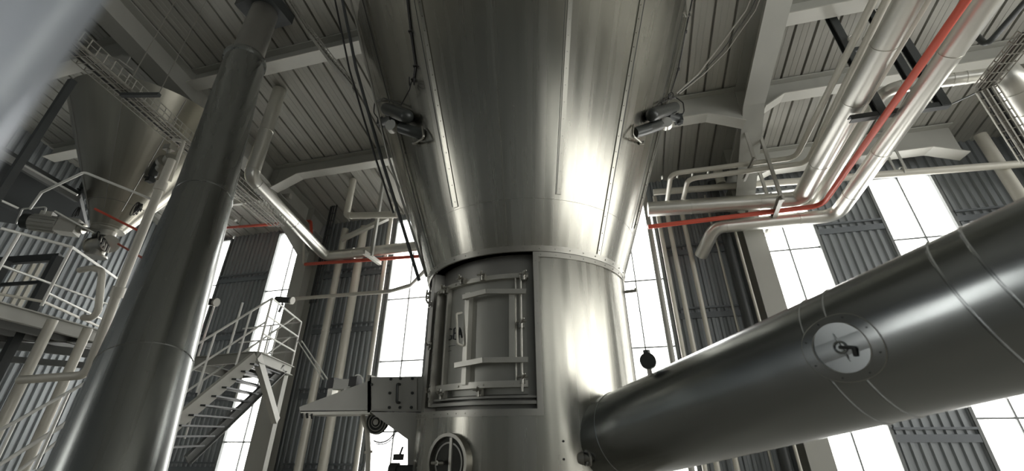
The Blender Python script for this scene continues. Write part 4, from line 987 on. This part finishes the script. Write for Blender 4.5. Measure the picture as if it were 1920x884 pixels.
obj('sign_panel', box(NB(), p, (.26, .015, .16)), SIGNRED, sg); obj('sign_stripe', box(NB(), p-Vector((0, .012, -.035)), (.2, .006, .035)), SIGNWHITE, sg); obj('sign_stripe', box(NB(), p-Vector((0, .012, .04)), (.2, .006, .02)), SIGNWHITE, sg)
for i, (x0, y0) in enumerate(((558, 640), (566, 640))):
    a = P(x0, y0, Y=9.2); b = P(x0+48, 712, Y=7.8); solo('tie_rod', cyl(NB(), a, b, .014, 8), RAIL, ('left', 'right')[i]+' one of two thin pale rods running down from the landing to the camera box', 'rod')
# ------------------------------------------------------------------ sampling box left of the neck
Y0 = 4.75; dpv = Vector((-.15, 1, 0))*.5
def BP(x, y): return P(x, y, Y=Y0)
def plate(bm, pts, dv):
    v = [bm.verts.new(BP(*p)) for p in pts]; w_ = [bm.verts.new(BP(*p)+dv) for p in pts]; bm.faces.new(v); bm.faces.new(w_[::-1]); k = len(pts)
    for i in range(k): bm.faces.new((v[i], v[(i+1) % k], w_[(i+1) % k], w_[i]))
    return bm
SB = mat('grey_box_steel', (.47, .465, .43), .25, .42, .08, 4)
sb = thing('sampling_box', 'grey steel box with a long wedge snout and tapered outlet, left of the neck', 'box', tuple(BP(760, 884)))
obj('snout', plate(NB(), [(561, 764), (693, 714), (693, 771), (563, 773)], dpv), SB, sb)
obj('snout_flange', plate(NB(), [(562, 771), (694, 770), (694, 777), (566, 779)], dpv*1.06), STEEL_FRAME, sb)
obj('box_body', plate(NB(), [(693, 708), (800, 706), (800, 773), (693, 771)], dpv), SB, sb)
obj('body_flange', plate(NB(), [(689, 704), (696, 704), (696, 774), (689, 774)], dpv*1.05-Vector((0, .0, 0))), STEEL_DARK, sb)
bm = plate(NB(), [(700, 712), (783, 710), (783, 769), (700, 768)], Vector((0, -.02, 0))); cv = obj('cover_plate', bm, SB, sb)
bm = NB(); a = BP(752, 722)+Vector((0, -.03, 0)); b = BP(751, 756)+Vector((0, -.03, 0)); tube(bm, [a, a-Vector((0, .06, 0)), b-Vector((0, .06, 0)), b], .016, .02, 10); obj('cover_handle', bm, GREYCAP, cv)
for (x, y) in ((735, 712), (753, 711), (775, 711), (733, 738), (775, 738), (732, 765), (752, 765), (773, 765), (699, 722)):
    bm = NB(); bolt(bm, BP(x, y)+Vector((0, -.02, 0)), Vector((0, -1, 0)), .018, .015); obj('bolt', bm, GREYCAP, cv)
obj('taper', plate(NB(), [(694, 773), (800, 775), (800, 828), (763, 824)], dpv), SB, sb)
obj('outlet_leg', plate(NB(), [(764, 824), (797, 826), (797, 900), (764, 900)], dpv*.7), SB, sb)
for (x, y) in ((567, 776), (576, 776), (585, 777)):
    bm = NB(); cyl(bm, BP(x, y)+Vector((0, -.01, -.0)), BP(x, y)+Vector((0, .02, -.05)), .014, 8); obj('bolt', bm, GREYCAP, sb)
bm = NB(); p = BP(742, 880)-Vector((0, .06, 0)); cyl(bm, p-Vector((.03, 0, 0)), p+Vector((.34, 0, 0)), .045, 20); sweep(bm, [p-Vector((.03, 0, 0)), p+Vector((.06, 0, 0))], .065, 20); box(bm, p+Vector((.05, 0, .12)), (.1, .06, .06)); cyl(bm, p+Vector((.05, 0, .1)), p+Vector((.1, -.02, .22)), .012, 8); solo('slide_valve', bm, GREYCAP, 'dark cylinder valve at the bottom edge under the sampling box', 'valve')
# switch box on the snout
p = BP(630, 718)+dpv*.5; sx = thing('switch_box', 'small black and grey device with a pale ring on top of the box snout', 'switch', tuple(p-Vector((0, 0, .12))))
obj('device_body', box(NB(), p, (.26, .16, .12)), SB, sx); obj('end_block', box(NB(), p-Vector((.17, 0, -.02)), (.09, .17, .13)), BLACK, sx); obj('end_block', box(NB(), p+Vector((.16, 0, .03)), (.11, .17, .12)), BLACK, sx)
bm = NB(); torus(bm, p+Vector((.2, -.05, .0)), (.2, 1, 0), .11, .009, 26, 6, PI*1.3, -1.2); obj('guard_ring', bm, RAIL, sx)
bm = NB(); capsule(bm, p+Vector((.07, -.1, -.07)), p+Vector((.15, -.1, -.09)), .035); obj('gland', bm, RAIL, sx)
obj('bracket_leg', box(NB(), p+Vector((-.17, 0, -.11)), (.07, .12, .16)), STEEL_FRAME, sx)
# round guarded fan
p = BP(680, 791)+Vector((0, .3, 0)); fn = thing('guarded_fan', 'small round fan behind a wire guard, under the box snout', 'fan', tuple(p-Vector((0, 0, .15))))
nn = Vector((.05, -1, -.1)).normalized(); bm = NB()
for r_ in (.06, .10, .135): torus(bm, p, nn, r_, .006, 28, 6)
obj('wire_guard', bm, WIRE, fn)
obj('fan_housing', sweep(NB(), [p-nn*.10, p-nn*.03], [.13, .15], 28), GREYCAP, fn); obj('fan_hub', sweep(NB(), [p-nn*.03, p+nn*.01], .035, 16), STEEL_TRIM, fn)
bm = NB(); torus(bm, p+Vector((.1, -.03, -.03)), nn, .2, .008, 28, 6, PI*.9, PI*.1); torus(bm, p+Vector((.12, -.05, -.05)), nn, .2, .006, 28, 6, PI*.8, PI*.15); obj('wire_loop', bm, BLACK, fn)
pp = [BP(650, 778)+Vector((0, .35, 0)), BP(658, 808)+Vector((0, .35, 0)), BP(660, 850)+Vector((0, .35, 0)), BP(656, 930)+Vector((0, .35, 0))]
pipe('curved_conduit', pp, .03, PIPE_WHITE, 'thin pale conduit curving down beneath the box snout', 'conduit', bend=.3, bandts=((2, .01),), bex=.02)
p = BP(800, 548)+Vector((0, .2, 0)); bm = NB(); cyl(bm, p, p+Vector((-.06, -.02, .05)), .03, 12); tube(bm, [p, p+Vector((-.1, 0, -.03)), p+Vector((-.09, 0, .1))], .014, .02, 8); solo('small_valve', bm, STEEL_TRIM, 'small silver valve sticking out left of the neck, just under the cone', 'valve')
